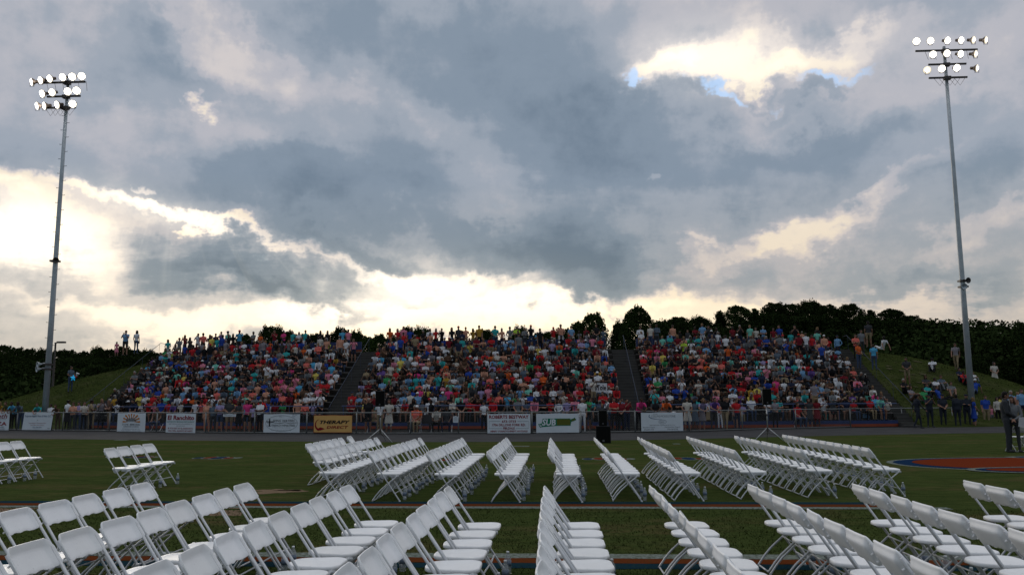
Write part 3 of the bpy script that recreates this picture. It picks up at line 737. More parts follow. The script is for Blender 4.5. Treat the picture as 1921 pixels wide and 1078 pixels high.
def tree_proto(seed, H, W, n, leaf, leafm, openness=.4, conical=0):
    me, tb = tree_mesh(seed, H, W, n, leaf, openness, conical); me.materials.append(leafm)
    root = empty('tree'); c = bpy.data.objects.new('crown', me); COL.objects.link(c); c.parent = root
    tb.build('trunk', BARK, root, smooth=True); return root
TP = [tree_proto(1, 12, 4.6, 17000, .15, LEAF), tree_proto(2, 13, 4.2, 16000, .15, LEAF), tree_proto(3, 11, 5.2, 18000, .16, LEAF), tree_proto(4, 12.5, 3.6, 11000, .15, LEAF2, .6), tree_proto(5, 14, 3.4, 12000, .14, LEAF, .5, 1)]
used = set()
def put_tree(k, x, y, z, s, rz, label, group, sz=None):
    o = TP[k] if k not in used else dup(TP[k]); used.add(k)
    o.location = (x, y, z); o.scale = (s, s, s if sz is None else sz); o.rotation_euler = (0, 0, rz); tag(o, label, 'tree', group)
def top_tree(px, py, Y, k, label, group, wpx=None):
    """tree whose top is surveyed at px, py at distance Y"""
    p = at_y(px, py, Y); z = terr(p.x, Y); h = p.z-z; H = (12, 13, 11, 12.5, 14)[k]*.97
    s = h/H; sx = s if wpx is None else (wpx/FPX*Y/2)/((4.6, 4.2, 5.2, 3.6, 3.4)[k]*.95)
    put_tree(k, p.x, p.y, z, sx, rng.uniform(0, 6.28), label, group, s)
# trees seen one by one above the crowd
top_tree(1112, 588, 92, 3, 'airy tree with an open ragged crown rising above the crowd, left of the right stairway', 'trees beyond the stands', 70)
top_tree(1085, 604, 93, 3, 'small leafy tree at the left side of the taller airy tree above the middle block', 'trees beyond the stands', 50)
top_tree(1196, 577, 90, 0, 'round dense tree standing above the top of the right stairway', 'trees beyond the stands', 84)
top_tree(1165, 606, 95, 2, 'low bushy tree filling the gap left of the round dense tree', 'trees beyond the stands', 60)
top_tree(1238, 607, 96, 2, 'low dark bushy tree right of the round dense tree', 'trees beyond the stands', 70)
small = [(505,613,40),(520,616,34),(560,628,40),(590,627,36),(640,616,44),(668,624,36),(690,632,40),(712,628,36),(763,615,42),(790,618,46),(735,630,34),(905,618,34),(920,620,30),(975,616,38),(1030,622,40),(1058,616,46),(1008,626,34),(610,632,40),(540,622,40),(1270,600,60),(460,628,40)]
for i, (px, py, w) in enumerate(small):
    k = 0
    top_tree(px, py, 98+(i % 3)*4, (0, 2, 3, 1)[i % 4], f'distant green treetop peeking over the top row, {ordw(i)} of the small trees listed from the left' if False else f'distant treetop over the crowd, about {["far left", "left", "middle", "right"][min(3, (px-440)//210)]} of centre, {ordw(sorted(q[0] for q in small).index(px))} from the left', 'small trees peeking over the stands', w*1.5)
# wooded ridge on the right: crown tops along the outline, then rows below
RX = [1225,1262,1300,1345,1380,1415,1445,1480,1515,1550,1585,1620,1655,1690,1725,1760,1795,1830,1865,1900,1940]
RY = [612,596,594,590,580,578,570,572,569,572,572,576,579,583,594,604,605,602,615,622,606]
ks = 0
for row, (Y, dy, stp) in enumerate(((150, 0, 36), (132, 22, 46), (116, 48, 54), (100, 82, 60))):
    x = 1240+row*25; kk = 0
    while x < 1990:
        yy = interp(RX, RY, x)+dy+rng.uniform(-6, 7)
        k = (0, 1, 2, 0, 1, 4)[ks % 6] if not (1328 < x < 1362 and row == 0) else 4
        top_tree(x, yy, Y, k, f'dark leafy tree on the right ridge, {ordw(kk)} from left in its {["top", "second", "third", "lowest"][row]} line', 'trees on the wooded ridge', stp*2.1)
        ks += 1; kk += 1; x += stp*rng.uniform(.85, 1.15)
# nearer edge of the wood at the right margin
for i, (px, py, Y, w) in enumerate(((1928, 604, 88, 90), (1870, 640, 90, 110), (1960, 640, 80, 150), (1810, 652, 92, 100), (1845, 668, 84, 80), (1900, 672, 78, 90))):
    top_tree(px, py, Y, (0, 2, 1)[i % 3], f'broad dark tree at the right margin behind the mound, {ordw(i)} by height', 'trees at the edge of the wood', w)
LXs = [-40, 0, 20, 40, 70, 100, 130, 160, 195, 230, 270, 310]; LYs = [660, 652, 646, 654, 662, 656, 654, 656, 652, 652, 656, 660]
for row, (Y, dy, stp) in enumerate(((150, 0, 24), (132, 16, 32), (112, 34, 40))):
    x = -40+row*13; kk = 0
    while x < 330:
        yy = interp(LXs, LYs, x)+dy+rng.uniform(-3, 4)
        top_tree(x, yy, Y, (0, 2, 1, 0)[ks % 4], f'dark tree in the left tree line, {ordw(kk)} from left in its {["back", "middle", "front"][row]} line', 'trees in the left tree line', stp*2.3)
        ks += 1; kk += 1; x += stp*rng.uniform(.85, 1.15)
def undergrowth():
    r = np.random.default_rng(4); n = 90000; out = []
    xs_ = np.concatenate([r.uniform(14, 95, int(n*.7)), r.uniform(-105, -50, n-int(n*.7))]); ysy = r.uniform(84, 150, n)
    zz = np.array([terr(a, b) for a, b in zip(xs_, ysy)])+r.random(n)**1.4*np.where(xs_ > 0, 6.5, 4.5)
    p = np.stack([xs_, ysy, zz], 1); u = r.standard_normal((n, 3)); u /= np.linalg.norm(u, axis=1)[:, None]
    w = np.cross(u, r.standard_normal((n, 3))); w /= np.linalg.norm(w, axis=1)[:, None]; s = .24
    v = np.stack([p-u*s, p+w*s, p+u*s, p-w*s], 1).reshape(-1, 3)
    me = bpy.data.meshes.new('undergrowth'); me.from_pydata([tuple(q) for q in v], [], [(4*i, 4*i+1, 4*i+2, 4*i+3) for i in range(n)]); me.materials.append(LEAF)
    o = bpy.data.objects.new('undergrowth', me); COL.objects.link(o); tag(o, 'dense dark undergrowth between the far trees', 'undergrowth', kind='stuff')
undergrowth()

# ------------------------------------------------------------------ chain-link fence
FH = 1.03
FENCE = empty('chain_link_fence', (0, fence_y(0), 0)); tag(FENCE, 'long low chain-link fence with steel posts between the track and the stands', 'fence')
def fpart(name, mb, m, smooth=False):
    mb.v = [(v[0], v[1]-fence_y(0), v[2]) for v in mb.v]; return mb.build(name, m, FENCE, smooth=smooth)
POSTPX = [-64, 31, 117, 204.7, 293.5, 385, 477, 575, 668.5, 770, 860, 915, 998, 1090, 1191.8, 1293, 1393, 1493.6, 1596, 1693, 1788]
PX_ = [ground(p, interp([q[0] for q in far_px], [q[1] for q in far_px], p)).x for p in POSTPX]
xL, xR = PX_[0]-6, PX_[-1]
for x in [xL, xL+3]+PX_:
    m = MB(); m.tube([(x, fence_y(x), 0), (x, fence_y(x), FH+.03)], .034, 8); m.tube([(x, fence_y(x), FH+.03), (x, fence_y(x), FH+.06)], [.04, .01], 8); fpart('post', m, STEEL, True)
def fpts(z, dy=0):
    return [(x, fence_y(x)+dy, z) for x in np.linspace(xL, xR, 60)]
m = MB(); m.tube(fpts(FH), .024, 6); fpart('top_rail', m, STEEL, True)
m = MB(); m.tube(fpts(.06), .018, 6); fpart('bottom_rail', m, STEEL, True)
m = MB(); st = .11; x = xL; hh = FH-.1
while x < xR-hh:
    for a, b in ((x, x+hh), (x+hh, x)):
        p0 = Vector((a, fence_y(a)+.01, .08)); p1 = Vector((b, fence_y(b)+.01, FH-.02)); r = .0028
        m.add([p0+Vector((r,0,0)), p0+Vector((-r,0,0)), p0+Vector((0,r,0)), p1+Vector((r,0,0)), p1+Vector((-r,0,0)), p1+Vector((0,r,0))], [(0,1,4,3),(1,2,5,4),(2,0,3,5)])
    x += st
fpart('wire_mesh', m, mat('mesh_wire', (.12, .125, .125), .5, metal=.5))

# ------------------------------------------------------------------ banners
def ink(name, c): return mat(name, c, .7, spec=.1)
VINYL = mat('white_vinyl', (.60, .65, .69), .55, vary=.06, vscale=3); VINYL_T = mat('tan_vinyl', (.62, .36, .11), .55, vary=.06, vscale=3)
RED = ink('dark_red_ink', (.22, .008, .016)); BLK = ink('black_ink', (.015, .015, .018)); GREEN = ink('green_ink', (.015, .17, .09)); OLIVE = ink('olive_ink', (.10, .11, .02)); TEAL = ink('teal_ink', (.05, .20, .18)); ORG = ink('orange_ink', (.50, .17, .02)); GREY = ink('grey_ink', (.16, .18, .20)); WHT = ink('white_ink', (.66, .70, .74)); BLUEI = ink('blue_ink', (.05, .10, .18))
def lettering(s, x, z, w, h, m, parent, shear=0.0, bold=.0, y=-.008, align='c', name='lettering'):
    cu = bpy.data.curves.new('t', 'FONT'); cu.body = s; cu.size = 1; cu.shear = shear; cu.offset = bold; cu.extrude = .0; cu.resolution_u = 2
    o = bpy.data.objects.new('t', cu); COL.objects.link(o)
    dg = bpy.context.evaluated_depsgraph_get(); me = bpy.data.meshes.new_from_object(o.evaluated_get(dg)); bpy.data.objects.remove(o)
    co = np.zeros(len(me.vertices)*3); me.vertices.foreach_get('co', co); co = co.reshape(-1, 3)
    a, b = co.min(0), co.max(0); sx = w/(b[0]-a[0]); sz = h/(b[1]-a[1])
    out = np.zeros_like(co); out[:, 0] = (co[:, 0]-(a[0]+b[0])/2)*sx+x; out[:, 2] = (co[:, 1]-(a[1]+b[1])/2)*sz+z; out[:, 1] = y
    me.vertices.foreach_set('co', out.ravel()); me.materials.clear(); me.materials.append(m); me.update()
    ob = bpy.data.objects.new(name, me); COL.objects.link(ob); ob.parent = parent; return ob
def shape(pts, m, parent, y=-.008, name='printed_shape'):
    s = MB(); s.add([(p[0], y, p[1]) for p in pts], [tuple(range(len(pts)))]); return s.build(name, m, parent)
def stroke(pts, w, m, parent, y=-.008, name='printed_line'):
    s = MB(); n = len(pts); L_, R_ = [], []
    ws = w if isinstance(w, list) else [w]*n
    for i in range(n):
        a = Vector(pts[max(0, i-1)]); b = Vector(pts[min(n-1, i+1)]); t = (b-a).normalized(); nn = Vector((-t.y, t.x)); p = Vector(pts[i])
        L_.append(p+nn*ws[i]/2); R_.append(p-nn*ws[i]/2)
    vs = [(p.x, y, p.y) for p in L_+R_]; s.add(vs, [(i, i+1, n+i+1, n+i) for i in range(n-1)]); return s.build(name, m, parent)
def banner(px0, px1, pyt, pyb, label, vin=VINYL, slant=0.0, edge=None):
    pm = (px0+px1)/2; fy = interp([q[0] for q in far_px], [q[1] for q in far_px], pm)
    g0 = ground(pm, fy); Y = g0.y-.06
    a = at_y(px0, (pyt+pyb)/2, Y); b = at_y(px1, (pyt+pyb)/2, Y); t = at_y(pm, pyt, Y); bt = at_y(pm, pyb, Y)
    w = b.x-a.x; h = t.z-bt.z
    ang = math.atan2(fence_y(b.x)-fence_y(a.x), w)
    root = empty('banner', ((a.x+b.x)/2, fence_y((a.x+b.x)/2)-.06, bt.z), ang)
    tag(root, label, 'banner', 'advertising banners on the fence')
    s = MB(); n = 10; vs = []; k = slant
    for j in range(2):
        for i in range(n+1):
            for q in (0, .006): vs.append((-w/2+w*i/n+(k*(j-.5)), q+.004*math.sin(i*1.7+j*2), h*j-(.012*math.sin(math.pi*i/n*3) if j else 0)))
    m_ = (n+1)*2; fs = []
    for i in range(n):
        A = 2*i; fs += [(A, A+2, m_+A+2, m_+A), (A+1, m_+A+1, m_+A+3, A+3), (A, A+1, A+3, A+2), (m_+A, m_+A+2, m_+A+3, m_+A+1)]
    fs += [(0, m_, m_+1, 1), (2*n, 2*n+1, m_+2*n+1, m_+2*n)]
    s.add(vs, fs); s.build('sheet', vin, root)
    gm = MB()
    for cx in (-w/2+.05, 0, w/2-.05):
        gm.tube([(cx+slant*.5, -.004, h-.03), (cx+slant*.5, .05, FH-bt.z)], .006, 5)
    gm.build('tie', BLK, root)
    return root, w, h
b, w, h = banner(-50, 25, 771, 806, 'white banner cut by the left edge of the photo with dark red lettering')
lettering('beth', w*.22, h*.74, w*.42, h*.26, RED, b, shear=.3, bold=.01); lettering('PIZZA', w*.12, h*.34, w*.62, h*.20, RED, b, bold=.02); lettering('Collinsville', w*.2, h*.16, w*.3, h*.08, BLUEI, b, shear=.3)
stroke([(-w*.3, h*.55), (w*.40, h*.57)], .012, GREY, b)
lettering('DINE IN - CARRY OUT - DELIVERY', 0, h*.06, w*.8, h*.05, GREY, b)
b, w, h = banner(36, 105, 773, 806, 'white slanted banner with grey heading and small red lines of text near the left pole', slant=.12)
lettering('Guzyman Import Parts & Paint, LLC', 0, h*.78, w*.90, h*.15, BLUEI, b, bold=.005); lettering('o', 0, h*.56, .05, .05, BLK, b)
lettering('Specializing in European Parts', 0, h*.39, w*.60, h*.07, RED, b); lettering('and Other Auto Repairs', 0, h*.28, w*.46, h*.07, RED, b); lettering('276-638-3479', 0, h*.15, w*.30, h*.08, BLUEI, b); lettering('VISA', w*.40, h*.10, w*.09, h*.05, BLK, b)
b, w, h = banner(210.5, 282, 774, 809, 'white banner with an orange sunburst over a row of small black figures')
cx, cz = 0, h*.53
for i in range(9):
    a = R(180-i*22.5); a0, a1 = a-R(5.5), a+R(5.5); r0, r1 = .22, .58
    if i in (3, 4, 5): r1 = .50
    f = lambda r, t: (cx+r*math.cos(t)*1.1, cz+r*math.sin(t)*.82)
    shape([f(r0, a-R(3)), f(r1, a0), f(r1+.03, a), f(r1, a1), f(r0, a+R(3))], ORG, b)
figs = MB()
for i in range(13):
    x = -w*.17+i*w*.028; hh = .10+.05*math.sin(i*2.1)+.05*(1-abs(i-6)/6)
    figs.add([(x-.010, -.010, cz), (x+.012, -.010, cz), (x+.02, -.010, cz+hh), (x-.016, -.010, cz+hh)], [(0,1,2,3)])
    figs.add([(x+.018*math.cos(q), -.010, cz+hh+.03+.02*math.sin(q)) for q in [k*math.pi/4 for k in range(8)]], [tuple(range(8))])
    figs.add([(x-.04, -.010, cz+hh+.05), (x-.03, -.010, cz+hh+.06), (x+.005, -.010, cz+hh-.01), (x-.005, -.010, cz+hh-.03)], [(0,1,2,3)])
figs.build('printed_figures', BLK, b)
lettering('STONE  MEMORIAL', 0, h*.385, w*.64, h*.10, GREY, b, bold=.008); lettering('CHRISTIAN CHURCH', 0, h*.27, w*.54, h*.08, GREY, b, bold=.004)
lettering('3030 Virginia Avenue, Collinsville, Virginia 24078', 0, h*.14, w*.62, h*.05, GREY, b, bold=.01); lettering('Sunday School 9:45 am   Worship 11:00 am', 0, h*.05, w*.68, h*.05, GREY, b, bold=.01)
b, w, h = banner(302.5, 375.5, 775, 811, 'white banner headed El Ranchito in dark red lettering')
lettering('El Ranchito', 0, h*.78, w*.90, h*.24, RED, b, bold=.03, shear=.05); lettering('AUTHENTIC MEXICAN RESTAURANT', 0, h*.57, w*.92, h*.075, TEAL, b, bold=.012)
lettering('2297 VIRGINIA AVE, COLLINSVILLE, VA', 0, h*.45, w*.80, h*.055, GREY, b, bold=.01); lettering('276-647-7444', 0, h*.355, w*.28, h*.05, GREY, b, bold=.01)
lettering('IF YOU EAT AT EL RANCHITO', 0, h*.225, w*.84, h*.085, RED, b, bold=.02); lettering('YOU WILL ALWAYS BE HAPPY', 0, h*.095, w*.84, h*.085, RED, b, bold=.02)
b, w, h = banner(417, 444, 776, 781, 'small white name plate wired to the fence right of the Mexican restaurant banner'); lettering('PIEDMONT', 0, h*.5, w*.8, h*.4, GREY, b)
b, w, h = banner(490.5, 566, 776, 811, 'white banner with a thin oval and a black cross over the words Living Waters')
ell = [(w*.44*math.cos(t), h*.50+h*.42*math.sin(t)) for t in np.linspace(0, 2*math.pi, 50)]; stroke(ell, .014, GREY, b)
lettering('IVING WATERS', w*.06, h*.64, w*.60, h*.13, BLK, b, shear=.25, bold=.002); lettering('OUTREACH MINISTRIES', 0, h*.39, w*.76, h*.11, BLK, b, shear=.25)
stroke([(-w*.40, h*.53)]+[(x, h*(.52+.02*math.sin(x*9))) for x in np.linspace(-w*.3, w*.42, 20)], .02, BLK, b)
shape([(-w*.345, h*.33), (-w*.315, h*.33), (-w*.315, h*.74), (-w*.345, h*.74)], BLK, b, y=-.010); shape([(-w*.42, h*.57), (-w*.21, h*.57), (-w*.21, h*.61), (-w*.42, h*.61)], BLK, b, y=-.0115)
lettering('A Ministry of Grace Fellowship', 0, h*.27, w*.5, h*.05, GREY, b, shear=.3); lettering('PO Box 1234, Collinsville, VA 24078', 0, h*.13, w*.55, h*.045, GREY, b); lettering('The', -w*.03, h*.86, w*.08, h*.06, GREY, b, shear=.3); lettering('276-647\n3424', w*.36, h*.90, w*.14, h*.12, GREY, b)
b, w, h = banner(586.5, 662, 778, 811, 'tan banner reading Therapy Direct with a red curved arrow', VINYL_T)
fr = [(-w/2+.01, .01), (w/2-.01, .01), (w/2-.01, h-.01), (-w/2+.01, h-.01), (-w/2+.01, .01)]; stroke(fr, .02, RED, b, y=-.006)
lettering('THERAPY', w*.055, h*.60, w*.78, h*.20, BLK, b, shear=.28, bold=.035); lettering('DIRECT', w*.125, h*.31, w*.56, h*.16, RED, b, shear=.2, bold=.02)
arc = [(-w*.34+.20*math.cos(t)*1.1, h*.46+.25*math.sin(t)) for t in np.linspace(R(95), R(262), 16)]; stroke(arc, [.01+.10*i/15 for i in range(16)], RED, b)
shape([(-w*.36, h*.13), (-w*.36, h*.27), (-w*.31, h*.31), (-w*.20, h*.22), (-w*.30, h*.14)], RED, b, y=-.0095)
b, w, h = banner(850, 859.5, 780, 792, 'small pale notice sheet tied to the fence left of the red lettered banner')
for k in range(4): stroke([(-w*.35, h*(.8-.17*k)), (w*.35, h*(.8-.17*k))], .015, GREY, b)
b, w, h = banner(914.5, 995, 775.5, 812, 'white banner headed Roberts Bestway in bold dark red capitals')
lettering('ROBERTS BESTWAY', 0, h*.84, w*.92, h*.18, RED, b, bold=.03); lettering('673–3733', 0, h*.61, w*.33, h*.12, RED, b, bold=.02)
lettering('1706 DILLONS FORK RD.', 0, h*.43, w*.78, h*.13, RED, b, bold=.02); lettering('FIELDALE', 0, h*.26, w*.27, h*.11, RED, b, bold=.03); lettering("HENRY COUNTY'S FINEST HOTDOGS", 0, h*.105, w*.87, h*.09, RED, b, bold=.03, shear=.2)
for pts in ([(-w*.2, h*.62), (-w*.46, h*.62), (-w*.46, h*.25), (-w*.16, h*.25)], [(w*.2, h*.62), (w*.46, h*.62), (w*.46, h*.25), (w*.16, h*.25)]): stroke(pts, .014, GREY, b)
b, w, h = banner(1005.5, 1087, 775, 811, 'plain white banner with a green outlined word and an olive block ending in an arrow')
def G(x, z): return (-w/2+w*x, h*z)
shape([G(.08,.36), G(.05,.44), G(.13,.50), G(.15,.74), G(.46,.74), G(.46,.36), G(.13,.30)], GREEN, b, y=-.006)
shape([G(.46,.36), G(.46,.74), G(.80,.74), G(.80,.69), G(.87,.74), G(.90,.79), G(.94,.66), G(.88,.60), G(.82,.56), G(.80,.36)], GREEN, b, y=-.007)
shape([G(.48,.39), G(.48,.71), G(.78,.71), G(.80,.62), G(.79,.39)], OLIVE, b, y=-.009); shape([G(.82,.66), G(.875,.71), G(.90,.75), G(.925,.66), G(.87,.62), G(.82,.59)], OLIVE, b, y=-.009)
lettering('SUB', -w*.205, h*.545, w*.32, h*.34, WHT, b, shear=.15, bold=.03, y=-.012)
shape([G(.04,.46), G(.09,.27), G(.17,.36), G(.11,.40), G(.10,.46)], GREEN, b, y=-.0075); shape([G(.062,.44), G(.095,.33), G(.14,.37), G(.09,.40)], WHT, b, y=-.010)
b, w, h = banner(1201.5, 1283, 773, 808, 'white banner with thin grey lettering and a looping line right of the tall black speaker')
lettering('COLLINS-MCKEE-STONE', w*.03, h*.80, w*.58, h*.11, GREY, b, bold=-.004); lettering('Chris', -w*.16, h*.92, w*.10, h*.06, GREY, b, shear=.3)
stroke([(-w*.30, h*.88), (-w*.315, h*.78), (-w*.26, h*.69), (-w*.14, h*.64), (0, h*.625)], [.03, .035, .03, .016, .008], BLUEI, b)
loop = [(w*.01+w*.09*math.cos(t), h*.50+h*.10*math.sin(t)) for t in np.linspace(R(150), R(-200), 30)]; stroke(loop, .012, GREY, b); lettering('Funeral', 0, h*.50, w*.10, h*.07, GREY, b, shear=.3)
lettering('"Life Celebration, Services By Us For You"', 0, h*.32, w*.62, h*.065, BLK, b, bold=-.002); lettering('Bassett Chapel', -w*.32, h*.20, w*.28, h*.07, BLK, b); lettering('276-629-1770', -w*.32, h*.09, w*.23, h*.07, BLK, b)
lettering('Martinsville Chapel', w*.24, h*.21, w*.36, h*.07, BLK, b); lettering('276-638-2778', w*.24, h*.10, w*.25, h*.07, BLK, b)

# ------------------------------------------------------------------ floodlight poles
LENS = mat('lit_floodlight_lens', (1, 1, 1), .3, emit=(1, .96, .88), estr=14); LENSD = mat('half_seen_lit_lens', (1, 1, 1), .3, emit=(1, .86, .62), estr=.95); HOUS = mat('floodlight_housing', (.10, .075, .06), .45, metal=.5)
def flood(parent, loc, aim, size, bright):
    """bell-shaped lamp aiming along aim (local), with yoke"""
    q = Vector(aim).normalized().to_track_quat('Z', 'Y').to_matrix().to_4x4()
    m = MB(); s = size
    m.lathe([(.05*s, -.62*s), (.16*s, -.60*s), (.17*s, -.36*s), (.22*s, -.30*s), (.36*s, -.10*s), (.40*s, .0), (.41*s, .02*s)], n=16, M=q)
    m.box(q @ Vector((0, 0, -.50*s)), (.26*s, .26*s, .3*s), M=q.to_3x3().to_4x4())
    o = m.build('floodlight', HOUS, parent, loc=loc, smooth=False)
    l = MB(); l.lathe([(.395*s, .0), (.395*s, .025*s), (.30*s, .06*s)], n=16, M=q); l.build('reflector_rim', LENSD, o, smooth=True)
    l = MB(); l.lathe([(.33*s if bright else .2*s, .045*s), (.30*s if bright else .17*s, .08*s), (.15*s, .11*s), (.01, .12*s)], n=16, M=q); l.build('lens', LENS, o, smooth=True)
    y = MB(); y.tube([Vector((-.2*s, 0, -.05*s)), Vector((-.2*s, .05, -.45*s)), Vector((.2*s, .05, -.45*s)), Vector((.2*s, 0, -.05*s))], .02, 5)
    y.build('yoke', DARKMET, o); return o
def light_pole(basepx, basepy, Y, zb, toppx, toppy, label, bars, lamps, horns, r0, pegs, aimx):
    base = at_y(basepx, basepy, Y); topz = at_y(toppx, toppy, Y).z; H = topz-zb
    root = empty('light_pole', (base.x, Y, zb)); tag(root, label, 'light pole', 'floodlight poles')
    p = MB(); p.tube([(0, 0, -.5), (0, 0, H*.33), (0, 0, H*.66), (0, 0, H)], [r0, r0*.84, r0*.66, r0*.50], 14); p.build('pole', GALV, root, smooth=True)
    c = MB(); c.tube([(0, 0, -.1), (0, 0, .06)], [r0*1.6, r0*1.5], 14); c.build('base_plate', GALV, root)
    for bz, xa, xb in bars:
        m = MB(); m.box(((xa+xb)/2, -r0*.5-.09, bz-zb), (xb-xa, .09, .10)); m.box((0, -.1, bz-zb), (.4, .25, .2)); m.build('crossarm', DARKMET, root)
    for (x, z, ax, br, s) in lamps: flood(root, (x, -.40, z-zb), (ax+.0, -1, -.42), s, br)
    for z, sx in horns:
        hm = MB(); q = Vector((sx*.8, -1, -.15)).normalized().to_track_quat('Z', 'Y').to_matrix().to_4x4()
        hm.lathe([(a*.68, b*.68) for a, b in ((.03, -.45), (.10, -.42), (.10, -.2), (.05, -.18), (.09, 0), (.24, .22), (.26, .24), (.22, .22), (.04, 0))], n=14, M=q); hm.build('horn_speaker', GALV if sx < 0 else DARKMET, root, loc=(sx*(r0+.12), -.3, z-zb), smooth=True)
    bk = MB()
    for z, sx in horns: bk.box((0, -.05, z-zb), (r0*2.6, r0*2.2, .1))
    bk.build('clamp', DARKMET, root)
    if pegs:
        k = 0
        for z in np.arange(2.6, H-1.8, .45):
            g_ = MB(); sx = 1 if k % 2 else -1; rr = r0*(1-.5*z/H); g_.tube([(sx*rr*.9, 0, z), (sx*(rr+.15), 0, z), (sx*(rr+.15), 0, z+.03)], .014, 5); g_.build('step_peg', DARKMET, root); k += 1
            if k > 60: break
    wires = MB()
    for i in range(5):
        x0_, x1_ = bars[-1][1]*.8+i*.3, bars[-1][1]*.8+i*.3+.7; z0_ = bars[-1][0]-zb
        wires.tube([(x0_, -.3, z0_-.05), ((x0_+x1_)/2, -.3, z0_-.55), (x1_, -.3, z0_-.05)], .012, 4)
    for i in range(6): wires.tube([(bars[0][1]*.7+i*.5, -.2, bars[0][0]-zb), (bars[0][1]*.6+i*.48, -.2, bars[1][0]-zb+.3)], .012, 4)
    wires.build('cable', DARKMET, root)
    return root
YL, YR = 46.9, 50.0
def lz(py, px, Y): return at_y(px, py, Y).z
bL = at_y(85, 765, YL).x
def lampsL(rows):
    out = []
    for (px, py, ax, br) in rows:
        p = at_y(px, py, YL); out.append((p.x-bL, p.z, ax, br, .60))
    return out
LL = lampsL([(67.5,158.5,-1.1,1),(84,155.5,-.55,1),(101,152.5,-.35,1),(125,150,-.1,1),(143,149,.05,1),(160.5,148,.15,1),
             (87,180.5,-.4,1),(105.5,178,-.15,1),(134.5,176.5,.1,1),(151,175,.2,1),(77.5,203,-.9,1),(91,203,-.8,1),(114.5,201,-.5,1),(143.5,199.5,.1,1)])
barsL = [(lz(157, 120, YL), -1.75, 1.2), (lz(183, 120, YL), -1.15, .95), (lz(204, 120, YL), -1.4, .7)]
light_pole(85, 765, YL, .05, 124.5, 150, 'tall floodlight pole at the left with fourteen lit lamps and step pegs', barsL, LL, [(lz(490, 100, YL), .7), (lz(683, 92, YL), -1.0), (lz(692, 92, YL), -1.1)],   .178, True, 0)
bR = at_y(1822, 740, YR).x
LRr = []
for (px, py, ax, br) in [(1714,83,-.2,1),(1740,82,.0,1),(1771.5,81.5,.35,1),(1797,81,.45,1),(1820,80.5,.8,0),(1843,80.5,1.0,0),(1744.5,107.5,0,1),(1770.5,105.5,.15,1),(1796,106.5,.35,1),(1824,106.5,.95,0),(1734,136.5,-.5,0),(1761,134,-.1,1),(1789,132.5,.1,1),(1826.5,133,1.1,0)]:
    p = at_y(px, py, YR); LRr.append((p.x-bR, p.z, ax, br, .57))
barsR = [(lz(97, 1772, YR), at_y(1715, 97, YR).x-bR, at_y(1831, 97, YR).x-bR), (lz(123, 1772, YR), at_y(1739, 123, YR).x-bR, at_y(1810, 123, YR).x-bR), (lz(148, 1773, YR), at_y(1740, 148, YR).x-bR, at_y(1812, 148, YR).x-bR)]
light_pole(1822, 740, YR, berm_z(bR, YR), 1771, 88, 'tall floodlight pole at the right with three crossarms of lit lamps', barsR, LRr, [(lz(527, 1804, YR), .3), (lz(538, 1805, YR), -.3)], .178, False, 0)
# street lamp behind the left mound
p = at_y(98, 735, 75); z0 = 0
root = empty('street_lamp', (p.x, 75, 0)); tag(root, 'thin lamp post with a flat head behind the left mound beside the floodlight pole', 'street lamp')
hz = at_y(100, 643, 75).z; m = MB(); m.tube([(0, 0, -.3), (0, 0, hz)], [.12, .08], 8); m.build('post', DARKMET, root)
m = MB(); m.tube([(-.1, 0, hz), (.5, 0, hz+.05)], .05, 6); m.build('arm', DARKMET, root); m = MB(); m.box((.55, 0, hz+.06), (.75, .4, .16)); bevel(m.build('lamp_head', DARKMET, root), .04)

# ------------------------------------------------------------------ loudspeakers
GRILL = mat('speaker_grille', (.006, .006, .006), .9, bump=.3, bscale=200, spec=.1)
def speaker(name, loc, w, d, h, label, group, rz=0, z=0):
    root = empty(name, loc, rz); tag(root, label, 'loudspeaker', group)
    m = MB(); o_ = [(-w/2, -d/2), (w/2, -d/2), (w*.36, d/2), (-w*.36, d/2)]; m.prism(o_, lambda a, b: (a, b, 0), lambda a, b: (a, b, h)); bevel(m.build('cabinet', BLACK, root), .02)
    g_ = MB(); g_.box((0, -d/2-.008, h*.5), (w*.88, .016, h*.9)); bevel(g_.build('grille', GRILL, root), .006)
    r = MB(); r.box((0, -d/2-.02, h*.14), (w*.14, .008, w*.14)); r.build('badge', mat('dark_badge', (.09, .09, .1), .4), root)
    hd = MB()
    for s in (-1, 1): hd.box((s*w*.46, 0, h*.62), (.03, .16, .05))
    hd.build('handle', DARKMET, root); return root
p = ground(1131.5, 830)
speaker('subwoofer', (p.x, p.y, 0), .56, .55, .64, 'wide black subwoofer standing on the grass, under a narrower speaker', 'stacked loudspeakers')
speaker('loudspeaker', (p.x, p.y, .64), .32, .34, .58, 'narrower black loudspeaker standing on top of the wide subwoofer', 'stacked loudspeakers')
def tripod(px, py, topz, label, lit):
    p = ground(px, py); root = empty('speaker_stand', (p.x, p.y, 0)); tag(root, label, 'speaker stand', 'tripod speaker stands')
    tubem = mat('silver_tube', (.45, .46, .47), .35, metal=.5)
    m = MB(); m.tube([(0, 0, .38), (0, 0, topz)], .022, 8); m.build('pole', tubem, root, smooth=True)
    m = MB(); m.tube([(0, 0, .34), (0, 0, .52)], .038, 8); m.tube([(0, 0, .95), (0, 0, 1.03)], .034, 8); m.build('collar', DARKMET, root)
    for a in (200, 330, 80):
        m = MB(); c, s = math.cos(R(a)), math.sin(R(a)); m.tube([(.03*c, .03*s, .50), (.62*c, .62*s, .012)], .016, 6); m.build('leg', tubem, root, smooth=True)
        m = MB(); m.tube([(.02*c, .02*s, .30), (.34*c, .34*s, .235)], .011, 5); m.build('brace', DARKMET, root)
    return p
p = tripod(713, 829, 1.42, 'silver tripod stand holding a black loudspeaker in front of the middle block', 0)
